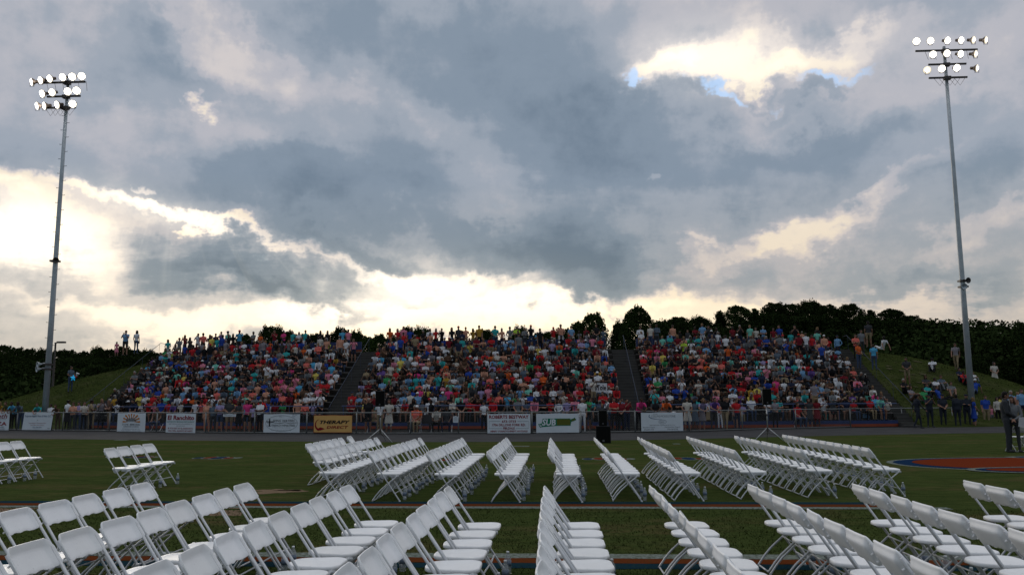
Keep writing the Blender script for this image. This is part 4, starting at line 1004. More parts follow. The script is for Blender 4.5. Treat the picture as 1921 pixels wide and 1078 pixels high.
speaker('loudspeaker', (p.x, p.y, 1.38), .37, .34, .62, 'black loudspeaker on the tripod right of the tan banner', 'loudspeakers on tripods')
p = tripod(1441, 827, 1.42, 'silver tripod stand holding a black loudspeaker in front of the right block', 0)
speaker('loudspeaker', (p.x, p.y, 1.38), .34, .34, .62, 'black loudspeaker on the tripod in front of the right block', 'loudspeakers on tripods')
# parked car glimpsed beyond the left mound
p = at_y(-8, 742, 70)
root = empty('parked_car', (p.x-1.2, 70, .0)); tag(root, 'white parked car glimpsed at the left edge beyond the mound', 'car')
zc = max(0, at_y(2, 746, 70).z-.15)
m = MB(); prof = [(-2.2, .35), (-2.2, .75), (-1.9, .9), (-1.2, .95), (-.7, 1.38), (.8, 1.42), (1.5, 1.0), (2.15, .88), (2.25, .4), (1.9, .3), (-1.9, .3)]
m.prism(prof, lambda a, b: (a, -.85, b), lambda a, b: (a, .85, b)); bevel(m.build('body', mat('white_car_paint', (.6, .6, .6), .25), root), .08)
m = MB(); m.prism([(-1.1, .98), (-.66, 1.33), (.76, 1.36), (1.35, 1.02)], lambda a, b: (a, -.875, b), lambda a, b: (a, .875, b)); m.build('window', mat('car_glass', (.02, .02, .025), .1), root)
for x in (-1.4, 1.4):
    for y in (-.8, .8):
        m = MB(); m.tube([(x, y-.1, .33), (x, y+.1, .33)], .33, 16); wl = m.build('wheel', BLACK, root); m = MB(); m.tube([(x, y-.11, .33), (x, y+.11, .33)], .19, 10); m.build('rim', GALV, wl)

# ------------------------------------------------------------------ people
V = Vector
def skeleton(kind, r):
    """joints of a 1.75 m figure facing -Y; floor at z = 0"""
    J = {}
    j = lambda a, b: r.uniform(a, b)
    if kind.startswith('sit'):
        lean = {'sit_rest': j(-.02, .03), 'sit_forward': .20, 'sit_fold': .0, 'sit_phone': .04, 'sit_clap': .06}[kind]
        J['pel'] = V((0, 0, .52)); J['wai'] = V((0, .02-lean*.3, .68)); J['che'] = V((0, .02-lean*.7, .88)); J['sho'] = V((0, .03-lean, 1.03)); J['nek'] = V((0, .02-lean*1.15, 1.10)); J['hed'] = V((j(-.02, .02), -.02-lean*1.35, 1.235))
        k = j(.10, .2)
        for s, n in ((-1, 'l'), (1, 'r')):
            J['hip'+n] = V((s*.10, -.02, .50)); J['kne'+n] = V((s*k, -.44, .52)); J['ank'+n] = V((s*(k-.02), -.42+j(-.06, .06), .08)); J['toe'+n] = J['ank'+n]+V((s*.03, -.15, -.045))
    elif kind.startswith('ground'):
        back = .12 if kind == 'ground_knees' else .25
        J['pel'] = V((0, 0, .10)); J['wai'] = V((0, back*.4, .27)); J['che'] = V((0, back*.7, .46)); J['sho'] = V((0, back, .60)); J['nek'] = V((0, back, .67)); J['hed'] = V((0, back-.03, .80))
        for s, n in ((-1, 'l'), (1, 'r')):
            if kind == 'ground_knees': J['hip'+n] = V((s*.10, -.03, .09)); J['kne'+n] = V((s*.15, -.34, .40)); J['ank'+n] = V((s*.13, -.60, .06)); J['toe'+n] = J['ank'+n]+V((s*.02, -.15, -.03))
            else: J['hip'+n] = V((s*.10, -.03, .09)); J['kne'+n] = V((s*.13, -.44, .17+(.1 if s > 0 else 0))); J['ank'+n] = V((s*.14, -.86, .06)); J['toe'+n] = J['ank'+n]+V((s*.04, -.08, .11))
    else:
        lean = .28 if kind == 'stand_rail' else 0
        J['pel'] = V((0, 0, .95)); J['wai'] = V((0, -lean*.2, 1.10)); J['che'] = V((0, .01-lean*.6, 1.29-lean*.05)); J['sho'] = V((0, .01-lean, 1.44-lean*.12)); J['nek'] = V((0, -lean*1.15, 1.51-lean*.13)); J['hed'] = V((j(-.02, .02), -.025-lean*1.3, 1.635-lean*.15))
        sp = .10
        for s, n in ((-1, 'l'), (1, 'r')):
            J['hip'+n] = V((s*.095, 0, .92))
            if kind == 'walk':
                st = -.24*s; J['kne'+n] = V((s*.09, st*.5-.05, .50)); J['ank'+n] = V((s*.08, st+(.05 if s > 0 else 0), .085+(.04 if s < 0 else 0))); J['toe'+n] = J['ank'+n]+V((s*.02, -.15, -.05))
            else: J['kne'+n] = V((s*(sp+.01), -.015, .49)); J['ank'+n] = V((s*(sp+.02), .01, .085)); J['toe'+n] = J['ank'+n]+V((s*.05, -.15, -.05))
    S = J['sho']
    for s, n in ((-1, 'l'), (1, 'r')):
        A = S+V((s*.185, 0, -.015)); J['arm'+n] = A
        if kind in ('sit_rest',): E = A+V((s*.05, -.10, -.26)); H = J['kne'+n]+V((-s*.03, .12, .10))
        elif kind == 'sit_forward': E = J['kne'+n]+V((s*.02, .14, .12)); H = V((s*.03, J['kne'+n].y-.02, J['kne'+n].z+.10))
        elif kind == 'sit_fold' or kind == 'stand_fold': E = A+V((s*.05, -.09, -.26)); H = S+V((-s*.07, -.22, -.25+s*.02))
        elif kind == 'sit_phone' or (kind == 'stand_phone'): E = A+V((s*.05, -.17, -.20)); H = S+V((s*.05, -.36, .03))
        elif kind == 'sit_clap': E = A+V((s*.06, -.12, -.24)); H = S+V((s*.03, -.34, -.16))
        elif kind == 'stand_clasp': E = A+V((s*.06, -.04, -.28)); H = S+V((s*.035, -.25, -.42))
        elif kind == 'stand_rail': E = A+V((s*.06, -.16, -.22)); H = V((s*.10, A.y-.30, A.z-.30))
        elif kind == 'stand_hip': 
            E = A+V((s*.13, .06, -.26)) if s > 0 else A+V((s*.04, .01, -.29)); H = S+V((.14, -.08, -.44)) if s > 0 else E+V((0, -.06, -.24))
        elif kind == 'stand_wide': E = A+V((s*.25, -.03, -.08)); H = A+V((s*.46, -.06, -.17))
        elif kind == 'ground_knees': E = A+V((s*.05, -.18, -.18)); H = J['kne'+n]+V((-s*.06, -.06, .03))
        elif kind == 'ground_legs': E = A+V((s*.08, .10, -.25)); H = V((s*.28, A.y+.22, .03))
        elif kind == 'walk': E = A+V((s*.04, .12*s, -.27)); H = E+V((-s*.01, -.12+.10*s, -.22))
        else: E = A+V((s*.04, .01, -.29)); H = E+V((-s*.01, -.07, -.235))
        J['elb'+n] = E; J['wri'+n] = H
    return J
def capsule(mb, a, b, ra, rb, n=10, mi=0):
    a, b = V(a), V(b); t = (b-a).normalized(); pts = []; rs = []
    for k in (-1, -.8, -.45): pts.append(a+t*(ra*k)); rs.append(ra*math.sqrt(max(.02, 1-k*k)))
    pts.append(a); rs.append(ra); pts.append(b); rs.append(rb)
    for k in (.45, .8, 1): pts.append(b+t*(rb*k)); rs.append(rb*math.sqrt(max(.02, 1-k*k)))
    mb.tube(pts, rs, n, mi)
def person_mesh(name, kind, seed, vox, fat=1.0, female=False, dress=False, faces=None, suit=False):
    r = random.Random(seed); J = skeleton(kind, r); mb = MB(); bones = []
    def cap(a, b, ra, rb, slot): capsule(mb, a, b, ra, rb, 12 if vox < .02 else 8); bones.append((V(a), V(b), ra, rb, slot))
    # torso: elliptical sections along the spine
    sw = .178 if not female else .160
    secs = [(J['pel']+V((0, 0, -.10)), .135, .095), (J['pel'], .165*fat, .120*fat), (J['wai'], (.140 if not female else .122)*fat, .108*fat), (J['che'], .165*fat, .125*fat if not female else .130*fat), ((J['che']+J['sho'])/2, sw, .112), (J['sho'], sw*.88, .078), (J['nek'], .065, .06)]
    if suit: secs = [(p, a*1.06, b*1.1) for p, a, b in secs[:-2]]+[(J['sho'], sw*1.0, .088), secs[-1]]
    n = 18; vs = []; fs = []
    for i, (p, a, b) in enumerate(secs):
        for k in range(n):
            t = 2*math.pi*k/n; vs.append(p+V((a*math.cos(t), b*math.sin(t), 0)))
        if i:
            for k in range(n): fs.append(((i-1)*n+k, (i-1)*n+(k+1) % n, i*n+(k+1) % n, i*n+k))
    fs += [tuple(range(n))[::-1], tuple((len(secs)-1)*n+k for k in range(n))]
    mb.add(vs, fs)
    bones += [(secs[0][0], J['pel'], .13, .13, 3), (J['pel']+V((0, 0, .06)), J['wai'], .13, .13, 1), (J['wai'], J['che'], .13, .14, 1), (J['che'], J['sho'], .14, .13, 1)]
    # neck and head with face
    cap(J['nek']+V((0, .01, -.02)), J['hed']+V((0, .02, -.05)), .056, .052, 0)
    H = J['hed']; m4 = Matrix.Rotation(r.uniform(-.3, .3), 4, 'Z') @ Matrix.Rotation(r.uniform(-.05, .15), 4, 'X')
    mb.ell(H+V((0, .01, .015)), (.074, .092, .098), 14, M=m4); mb.ell(H+m4 @ V((0, -.022, -.045)), (.055, .062, .068), 12, M=m4)
    mb.ell(H+m4 @ V((0, -.092, -.015)), (.013, .022, .026), 8, M=m4)
    mb.ell(H+m4 @ V((0, -.078, -.058)), (.024, .012, .012), 8, M=m4); mb.ell(H+m4 @ V((0, -.08, .022)), (.048, .012, .010), 8, M=m4)
    for s in (-1, 1): mb.ell(H+m4 @ V((s*.077, .005, -.012)), (.012, .022, .032), 8, M=m4)
    bones.append((H+V((0, 0, -.05)), H+V((0, 0, .05)), .09, .09, 0))
    for s, q in ((-1, 'l'), (1, 'r')):
        A, E, W = J['arm'+q], J['elb'+q], J['wri'+q]
        k = 1.18 if suit else 1.0
        mid = A.lerp(E, .62); cap(A, mid, .056*fat*k, .046*fat*k, 1); cap(mid, E, .046*k, .040*k, 2); cap(E, W, .040*k, .028*k, 2)
        d = (W-E).normalized(); palm = W+d*.055; side = d.cross(V((0, 0, 1))); side = side.normalized() if side.length > .1 else V((1, 0, 0))
        up = side.cross(d).normalized()
        cap(W+d*.01, palm+d*.02, .030, .030, 0)
        for i in range(4):
            o = side*((i-1.5)*.019); L = (.062, .072, .068, .052)[i]; k0 = W+d*.085+o; k1 = k0+d*L*.5-up*.010; k2 = k1+d*L*.32-up*.022
            cap(k0, k1, .0095, .0088, 0); cap(k1, k2, .0088, .0075, 0)
        tb = W+d*.035-side*s*.028; cap(tb, tb+d*.03-side*s*.022-up*.008, .011, .0095, 0); cap(tb+d*.03-side*s*.022-up*.008, tb+d*.058-side*s*.024-up*.018, .0095, .008, 0)
        h, kn, an, to = J['hip'+q], J['kne'+q], J['ank'+q], J['toe'+q]
        g = 1.12 if suit else 1.0
        m_ = h.lerp(kn, .72); cap(h, m_, .088*fat*g, .066*fat*g, 3); cap(m_, kn, .066*fat*g, .056*g, 4)
        calf = kn.lerp(an, .35); cap(kn, calf, .056*g, .054*g, 4); cap(calf, an, .054*g, .037*(1.35 if suit else 1), 4)
        cap(an+V((0, .03, -.045)), to, .042, .034, 5)
    if dress:
        # skirt: flared ring round the thighs
        if kind.startswith('sit') or kind.startswith('ground'):
            a, b = (J['hipl']+J['hipr'])/2, (J['knel']+J['kner'])/2; capsule(mb, a+V((0, 0, .0)), a.lerp(b, .92)+V((0, 0, .0)), .13, .12, 10); bones.append((a, a.lerp(b, .92), .15, .14, 3))
        else:
            prof = [(.235, .52), (.21, .70), (.17, .90), (.14, 1.06)]; M3 = Matrix.Diagonal((1, .72, 1)).to_4x4(); mb.lathe(prof, n=14, M=M3); bones.append((V((0, 0, .54)), V((0, 0, .97)), .22, .15, 3))
    tmp = mb.build('tmp', SKIN[0]); md = tmp.modifiers.new('r', 'REMESH'); md.mode = 'VOXEL'; md.voxel_size = vox
    sm = tmp.modifiers.new('s', 'SMOOTH'); sm.factor = .5; sm.iterations = 2 if vox > .015 else 3
    if faces: dm = tmp.modifiers.new('d', 'DECIMATE'); dm.ratio = .5
    dg = bpy.context.evaluated_depsgraph_get(); me = bpy.data.meshes.new_from_object(tmp.evaluated_get(dg))
    if faces and len(me.polygons) > faces:
        dm.ratio = .5*faces/len(me.polygons); dg = bpy.context.evaluated_depsgraph_get(); bpy.data.meshes.remove(me); me = bpy.data.meshes.new_from_object(tmp.evaluated_get(bpy.context.evaluated_depsgraph_get()))
    old = tmp.data; bpy.data.objects.remove(tmp); bpy.data.meshes.remove(old)
    me.name = name
    nf = len(me.polygons); c = np.zeros(nf*3); me.polygons.foreach_get('center', c); c = c.reshape(-1, 3)
    best = np.full(nf, 9.0); slot = np.zeros(nf, int)
    for a, b, ra, rb, sl in bones:
        a_, b_ = np.array(a), np.array(b); ab = b_-a_; t = np.clip(((c-a_) @ ab)/max(1e-9, ab @ ab), 0, 1); d = np.linalg.norm(c-(a_+t[:, None]*ab), axis=1)-(ra+(rb-ra)*t)
        k = d < best; best[k] = d[k]; slot[k] = sl
    me.materials.clear()
    for _ in range(6): me.materials.append(SKIN[0])
    me.polygons.foreach_set('material_index', slot.astype(np.int32)); me.polygons.foreach_set('use_smooth', np.ones(nf, bool)); me.update()
    return me, J, m4
SKIN = [mat('skin_light', (.27, .145, .10), .6, spec=.2), mat('skin_tan', (.21, .11, .075), .6, spec=.2), mat('skin_brown', (.085, .043, .027), .6, spec=.2), mat('skin_dark', (.04, .021, .014), .6, spec=.2)]
HAIRC = [mat('hair_black', (.010, .008, .007), .6, spec=.12), mat('hair_brown', (.04, .022, .012), .6, spec=.12), mat('hair_fair', (.16, .10, .045), .6, spec=.12), mat('hair_grey', (.22, .21, .20), .6, spec=.12), mat('hair_auburn', (.07, .025, .012), .6, spec=.12)]
CLOTH = {'white': (.62, .63, .66), 'off-white': (.50, .47, .42), 'black': (.012, .012, .014), 'navy': (.018, .025, .055), 'royal blue': (.02, .06, .32), 'light blue': (.16, .32, .52), 'sky blue': (.08, .36, .58),
         'teal': (.03, .34, .34), 'mint': (.16, .50, .40), 'green': (.04, .26, .09), 'lime': (.42, .62, .05), 'red': (.46, .018, .022), 'dark red': (.17, .012, .02), 'orange': (.62, .11, .02), 'coral': (.68, .15, .12),
         'pink': (.62, .20, .28), 'hot pink': (.62, .045, .20), 'purple': (.13, .07, .26), 'lavender': (.32, .27, .46), 'yellow': (.62, .50, .10), 'mustard': (.42, .24, .03), 'grey': (.16, .17, .18), 'charcoal': (.045, .047, .052), 'khaki': (.26, .20, .12), 'brown': (.09, .05, .03), 'denim': (.045, .07, .13), 'peach': (.55, .27, .18), 'slate': (.09, .12, .16), 'uniform': (.022, .027, .038), 'olive': (.08, .09, .04), 'plaid grey': (.22, .2, .22)}
def dull(c):
    g = .3*c[0]+.6*c[1]+.1*c[2]
    if g > .45 and max(c)-min(c) < .15: return c
    return tuple(x*.92+g*.02 for x in c)
def cloth(n): return mat('cloth_'+n.replace(' ', '_'), dull(CLOTH[n]), .85, spec=.15, vary=.12, vscale=14)
TOPS_W = ['white']*20+['off-white']*5+['black']*32+['navy']*9+['royal blue']*7+['light blue']*8+['sky blue']*4+['teal']*5+['mint']*2+['green']*2+['lime']*1+['red']*13+['dark red']*11+['orange']*4+['coral']*4+['pink']*6+['hot pink']*2+['purple']*2+['lavender']*3+['yellow']*2+['mustard']*1+['grey']*10+['charcoal']*9+['khaki']*3+['brown']*4+['peach']*5+['slate']*7+['plaid grey']*5
BOTS = ['denim']*8+['black']*8+['khaki']*6+['charcoal']*5+['navy']*4+['white']*2+['grey']*3
SHOE = cloth('charcoal')
SITK = ['sit_rest', 'sit_forward', 'sit_fold', 'sit_phone', 'sit_clap', 'sit_rest']
STK = ['stand', 'stand_fold', 'stand_phone', 'stand_clasp', 'stand_hip', 'walk', 'stand_rail']
PROTO = {}
def proto(kind, var):
    k = (kind, var)
    if k not in PROTO:
        fat = (1.0, 1.16, .92)[var % 3]; fem = var % 3 == 2
        PROTO[k] = person_mesh('body', kind, hash_(kind)+var*7, .021, fat, fem, dress=(var == 5))
    return PROTO[k]
def hash_(s): return sum(ord(c)*(i+3) for i, c in enumerate(s))
def hair_mesh(style):
    mb = MB()
    if style == 'short': mb.ell((0, .016, .034), (.082, .098, .092), 12); mb.ell((0, .05, -.01), (.076, .065, .08), 10)
    elif style == 'long':
        mb.ell((0, .016, .034), (.086, .100, .096), 12); mb.ell((0, .055, -.07), (.085, .055, .13), 10)
        for s in (-1, 1): mb.ell((s*.072, .0, -.07), (.024, .045, .12), 8)
    elif style == 'bun': mb.ell((0, .016, .034), (.082, .099, .092), 12); mb.ell((0, .10, .07), (.04, .04, .04), 8); mb.ell((0, .05, -.01), (.074, .06, .07), 10)
    elif style == 'cap':
        mb.ell((0, .012, .045), (.084, .100, .078), 12); mb.ell((0, -.105, .038), (.062, .055, .010), 10)
    elif style == 'sunhat': mb.ell((0, .01, .055), (.088, .1, .07), 12); mb.ell((0, .01, .03), (.19, .2, .014), 16)
    elif style == 'officer': mb.ell((0, .01, .055), (.088, .1, .055), 12); mb.ell((0, .0, .085), (.115, .125, .02), 14); mb.ell((0, -.10, .04), (.06, .04, .008), 8)
    n = len(mb.f)
    # cut away the part over the face
    me = mb.mesh('hair', HAIRC[0], True)
    if style in ('short', 'long', 'bun'):
        import bmesh
        bm = bmesh.new(); bm.from_mesh(me)
        dl = [f for f in bm.faces if (f.calc_center_median().y < -.045 and f.calc_center_median().z < .055)]
        bmesh.ops.delete(bm, geom=dl, context='FACES'); bm.to_mesh(me); bm.free()
    return me
HAIRM = {s: hair_mesh(s) for s in ('short', 'long', 'bun', 'cap', 'sunhat', 'officer')}
N_PEOPLE = [0]; USEDL = set()
def set_mats(o, ms):
    for i, m in enumerate(ms): o.material_slots[i].link = 'OBJECT'; o.material_slots[i].material = m
def person(kind, loc, rz, top, bottom, skin, hairstyle, hairm, label, long_sleeve=False, long_leg=True, scale=1.0, var=0, group=None, meshdata=None, width=1.0):
    me, J, m4 = meshdata or proto(kind, var)
    o = bpy.data.objects.new('person', me); COL.objects.link(o); o.location = loc; o.rotation_euler = (0, 0, rz); o.scale = (scale*width, scale*width, scale)
    sk = SKIN[skin]; set_mats(o, [sk, cloth(top), cloth(top) if long_sleeve else sk, cloth(bottom), cloth(bottom) if long_leg else sk, SHOE])
    h = bpy.data.objects.new({'cap': 'cap', 'sunhat': 'hat', 'officer': 'cap'}.get(hairstyle, 'hair'), HAIRM[hairstyle]); COL.objects.link(h); h.parent = o; h.location = J['hed']; h.rotation_euler = m4.to_euler()
    h.material_slots[0].link = 'OBJECT'; h.material_slots[0].material = hairm
    b = label; 
    if b in USEDL: print('DUPLABEL', b)
    USEDL.add(b)
    tag(o, b, 'person', group); N_PEOPLE[0] += 1; return o
def rnd_look(r):
    fem = r.random() < .5; skin = r.choice([0, 0, 0, 1, 1, 2, 2, 3]); hm = r.choice(HAIRC[:3] if skin < 2 else HAIRC[:1]) if r.random() > .22 else HAIRC[3]
    hs = r.choice(['long', 'long', 'bun', 'short'] if fem else ['short', 'short', 'short', 'cap'])
    if hs == 'cap': hm = cloth(r.choice(['white', 'black', 'navy', 'red', 'khaki']))
    return dict(top=r.choice(TOPS_W), bottom=r.choice(BOTS), skin=skin, hairstyle=hs, hairm=hm, long_leg=r.random() < .5, long_sleeve=r.random() < .2, scale=r.uniform(.90, 1.04) if not fem else r.uniform(.86, .97), var=(2 if fem else r.choice([0, 1, 1])) if r.random() > .15 else (5 if fem else 0))
def face_cam(x, y, j=.5): return math.atan2(x, y)*-1*0 + rng.uniform(-j, j)

# ---- the crowd on the bleachers: every occupied place, nearest ones built singly, the rest as one crowd
seats = []
def block_bounds(nm, xa, xb, i):
    return xa+.3, xb-.3
for bi, (nm, xa, xb) in enumerate(BLOCKS):
    for i in range(NR):
        x = xa+rng.uniform(.25, .5); k = 0
        while x < xb-.25:
            occ = .97
            if bi == 0 and x < xa+1.6 and i < 7: occ = .6
            if bi == 2 and x > xb-2.0: occ = .75
            if rng.random() < occ:
                stand = rng.random() < (.02 if i < 9 else (.12 if i < 10 else .36))
                seats.append((i, bi, k, x, stand)); k += 1
            x += rng.uniform(.40, .52)
# people standing on the walkway behind the top row
for bi, (nm, xa, xb) in enumerate(BLOCKS):
    x = xa+rng.uniform(.3, 1.2)
    while x < xb-.3:
        seats.append((NR, bi, int(x*10), x, True)); x += rng.choice([.42, .46, .5, .55, .7, 1.1])
single, rest = [], []
for s_ in seats: (single if s_[0] <= 1 and s_[1] >= 0 else rest).append(s_)
rr_ = random.Random(77)
BN = ['left block', 'middle block', 'right block']
ROWN = ['front row', 'second row']
CR = 0
EXTRA = 150      # places kept for people standing near the fence, on the mound and in the top row
top_std = [s_ for s_ in rest if s_[0] == NR]; rr_.shuffle(top_std)
keep = 300-EXTRA-len(single)
print('front rows', len(single), 'keep of top', keep)
if keep < 0: rest += single[300-EXTRA:]; single = single[:300-EXTRA]; keep = 0
pick = set(top_std[:keep]); rest = [s_ for s_ in rest if s_ not in pick]; single += [s_ for s_ in top_std[:keep]]
def seat_place(i, x, stand):
    y = Y0(x)+(i*TREAD+(.58 if not stand else .22) if i < NR else VT+.5); z = Z0+min(i, NR)*RISE
    return x, y, z
cnt = {}
for (i, bi, k, x, stand) in sorted(single, key=lambda q: (q[1], q[0], q[3])):
    L_ = rnd_look(rr_); X, Y, Z = seat_place(i, x, stand)
    kind = rr_.choice(STK[:5]) if stand else rr_.choice(SITK)
    c = cnt.get((bi, i), 0); cnt[(bi, i)] = c+1
    if kind.startswith('stand') and L_['var'] == 5: L_['long_leg'] = False
    where = f'{ROWN[i]} of {BN[bi]}' if i < 2 else f'top walkway of {BN[bi]}'
    lab = f'{"standing" if stand else "seated"} person in {L_["top"]} top, {ordw(c)} from left, {where}'
    person(kind, (X, Y, Z), rr_.uniform(-.35, .35), label=lab, group='spectators in the stands', **L_)
# ---- one crowd for the rows further up
def crowd():
    protos = []
    for kd in ['sit_rest', 'sit_forward', 'sit_fold', 'sit_phone', 'sit_clap', 'stand', 'stand_fold', 'stand_phone', 'stand_clasp', 'stand_hip']:
        for fem in (0, 1):
            me, J, m4 = person_mesh('c', kd, hash_(kd)+fem, .026, .98-.08*fem, bool(fem), dress=False)
            nv, nf = len(me.vertices), len(me.polygons); co = np.zeros(nv*3); me.vertices.foreach_get('co', co); co = co.reshape(-1, 3)
            fv = [tuple(p.vertices) for p in me.polygons]; sl = np.zeros(nf, np.int32); me.polygons.foreach_get('material_index', sl)
            out = {}
            for hs in ('short', 'long', 'cap'):
                h = HAIRM[hs]; hc = np.array([m4 @ v.co + J['hed'] for v in h.vertices]); hf = [tuple(i+nv for i in p.vertices) for p in h.polygons]
                out[hs] = (np.vstack([co, hc]), fv+hf, np.concatenate([sl, np.full(len(hf), 6, np.int32)]))
            protos.append((kd.startswith('stand'), fem, out)); bpy.data.meshes.remove(me)
    pal = []; idx = {}
    def mi(m):
        if m.name not in idx: idx[m.name] = len(pal); pal.append(m)
        return idx[m.name]
    Vs, LV, LT, MI = [], [], [], []; base = 0
    flat = {}
    for (i, bi, k, x, stand) in rest:
        L_ = rnd_look(rr_); X, Y, Z = seat_place(i, x, stand); fem = 1 if L_['var'] in (2, 5) else 0
        c = [j for j, p in enumerate(protos) if p[0] == stand and p[1] == fem]; j = rr_.choice(c); hs = L_['hairstyle'] if L_['hairstyle'] in ('short', 'long', 'cap') else 'long'
        key = (j, hs); co, fv, sl = protos[j][2][hs]
        if key not in flat: flat[key] = (np.concatenate([np.array(f) for f in fv]), np.array([len(f) for f in fv]))
        lv, lt = flat[key]; a = rr_.uniform(-.4, .4); ca, sa = math.cos(a), math.sin(a); s = L_['scale']
        s = s*rr_.choice([1, 1, 1, 1, 1, 1, 1, 1, 1, .8]); w = co*s*np.array([rr_.uniform(.86, 1.04), 1, 1]); w = np.stack([w[:, 0]*ca-w[:, 1]*sa+X, w[:, 0]*sa+w[:, 1]*ca+Y, w[:, 2]+Z], 1)
        sk = SKIN[L_['skin']]; ms = np.array([mi(sk), mi(cloth(L_['top'])), mi(cloth(L_['top']) if L_['long_sleeve'] else sk), mi(cloth(L_['bottom'])), mi(cloth(L_['bottom']) if L_['long_leg'] else sk), mi(SHOE), mi(L_['hairm'])])
        Vs.append(w); LV.append(lv+base); LT.append(lt); MI.append(ms[sl]); base += len(w)
    v = np.vstack(Vs).astype(np.float32); lv = np.concatenate(LV); lt = np.concatenate(LT); m_ = np.concatenate(MI)
    me = bpy.data.meshes.new('crowd'); me.vertices.add(len(v)); me.vertices.foreach_set('co', v.ravel()); me.loops.add(len(lv)); me.loops.foreach_set('vertex_index', lv.astype(np.int32))
    me.polygons.add(len(lt)); ls = np.concatenate([[0], np.cumsum(lt)[:-1]]); me.polygons.foreach_set('loop_start', ls.astype(np.int32)); me.polygons.foreach_set('loop_total', lt.astype(np.int32))
    for q in pal: me.materials.append(q)
    me.polygons.foreach_set('material_index', m_.astype(np.int32)); me.polygons.foreach_set('use_smooth', np.ones(len(lt), bool)); me.update(calc_edges=True)
    o = bpy.data.objects.new('crowd', me); COL.objects.link(o); tag(o, 'dense crowd of spectators filling the upper rows of the bleachers', 'crowd', kind='stuff')
    print('crowd people', len(rest), 'faces', len(lt))
crowd()

# ---- single figures placed one by one
def on_hill(px, py):
    d = ray(px, py); t = 38
    while t < 75 and CAM_H+d.z*t > berm_z(d.x*t, d.y*t): t += .05
    return V((d.x*t, d.y*t, CAM_H+d.z*t))
def P(px, py, kind, rz, top, bottom, skin, hs, hm, label, h=None, on='g', **kw):
    """feet surveyed at px,py: on the ground, the mound, or at a given distance"""
    if on == 'g': p = ground(px, py)
    elif on == 'h': p = on_hill(px, py)
    else: p = at_y(px, py, on)
    if h: kw['scale'] = h/1.75
    return person(kind, p, R(rz), top, bottom, skin, hs, hm, label, **kw)
HB, HBR, HF, HG, HA = HAIRC
crest_y = 57.5
P(218, 668.5, 'stand', 20, 'pink', 'pink', 0, 'long', HB, 'little girl in pink dress, leftmost of three on the crest of the left mound', h=1.05, on=57, var=5, long_leg=False)
P(234, 666.5, 'stand_phone', 10, 'light blue', 'charcoal', 0, 'short', HBR, 'man in pale shirt and dark shorts on the crest of the left mound', h=1.78, on=57, long_leg=False, var=1)
P(254.5, 663.5, 'stand', 170, 'white', 'denim', 0, 'long', HB, 'woman in white top and jeans seen from behind on the crest of the left mound', h=1.66, on=57, var=2)
def balloon_man():
    o = P(131, 735, 'stand_clasp', 70, 'slate', 'denim', 1, 'short', HB, 'man in slate shirt and jeans with a blue star balloon on the left mound', h=1.75, on='h')
    p = o.location; root = empty('balloon', (p.x+.32, p.y-.25, p.z+.95)); tag(root, 'glowing light blue star balloon held by the man on the left mound', 'balloon')
    m = MB(); pts = []
    for i in range(10): a = math.pi/2+i*math.pi/5; r = .24 if i % 2 == 0 else .11; pts.append((r*math.cos(a), r*math.sin(a)))
    n = len(pts); m.v = [(x, 0, z) for x, z in pts]+[(0, -.08, 0), (0, .08, 0)]; m.f = [(i, (i+1) % n, n) for i in range(n)]+[((i+1) % n, i, n+1) for i in range(n)]; m.m = [0]*len(m.f)
    m.build('star', mat('glowing_blue_foil', (.03, .55, .95), .25, metal=.2, emit=(.0, .35, .7), estr=.25), root); m = MB(); m.tube([(0, 0, -.1), (.02, 0, -.4)], .006, 4); m.build('string', BLACK, root)  # foil colour includes a faint blue glow of its own
    c = MB(); c.lathe([(.0, 0), (.11, .28), (.115, .3)], n=12); co = c.build('paper_cone', cloth('white'), loc=(p.x+.50, p.y-.25, p.z+1.0)); co.rotation_euler = (0, R(25), 0); tag(co, 'white paper bundle with a red tip held by the man on the left mound', 'bundle')
    t = MB(); t.ell((0, 0, .02), (.09, .07, .05), 8); t.build('red_tip', cloth('red'), co)
balloon_man()
# right end of the stands and the mound beside it
P(1607, 676, 'stand_fold', 0, 'coral', 'black', 0, 'short', HBR, 'person in coral shirt standing at top of the right end stairway', on=55.5, h=1.72)
P(1618, 668, 'stand', 10, 'grey', 'charcoal', 1, 'short', HB, 'man in grey shirt standing behind the coral shirt at the stair top', on=56.5, h=1.78)
P(1631, 652, 'stand', 160, 'charcoal', 'khaki', 1, 'short', HB, 'man in dark shirt and khaki shorts on the crest of the right mound', on=57.2, h=1.80, long_leg=False)
P(1612, 692, 'stand_clasp', 30, 'orange', 'denim', 1, 'short', HBR, 'person in orange top stepping down the right end stairway', on=53.5, h=1.68)
P(1641, 694, 'stand', 150, 'sky blue', 'denim', 0, 'short', HBR, 'man in sky blue shirt and jeans leaning at the outer stair rail', on=52.5, h=1.60)
P(1655, 655.5, 'ground_legs', 200, 'white', 'white', 0, 'long', HB, 'person in white lying back on a pale sheet on the crest of right mound', on=57.4, h=1.7)
P(1703, 722, 'stand_clasp', -20, 'charcoal', 'khaki', 1, 'short', HB, 'man in dark shirt and shorts standing on the lower right mound', on='h', h=1.72, long_leg=False)
P(1698, 738, 'ground_knees', 10, 'black', 'black', 0, 'short', HG, 'man in black sitting on the grass near the outer stair rail', on='h')
P(1712, 752, 'ground_knees', 30, 'plaid grey', 'brown', 0, 'long', HBR, 'woman with raised arms sitting low on the right mound by the rail', on='h')
P(1750, 697, 'ground_knees', -30, 'white', 'black', 2, 'cap', cloth('black'), 'man in white shirt and dark cap sitting high on the right mound', on='h', long_sleeve=False)
P(1795, 694, 'walk', -30, 'plaid grey', 'khaki', 1, 'short', HBR, 'man in checked shirt and khaki trousers walking over the right mound', on=56, h=1.76)
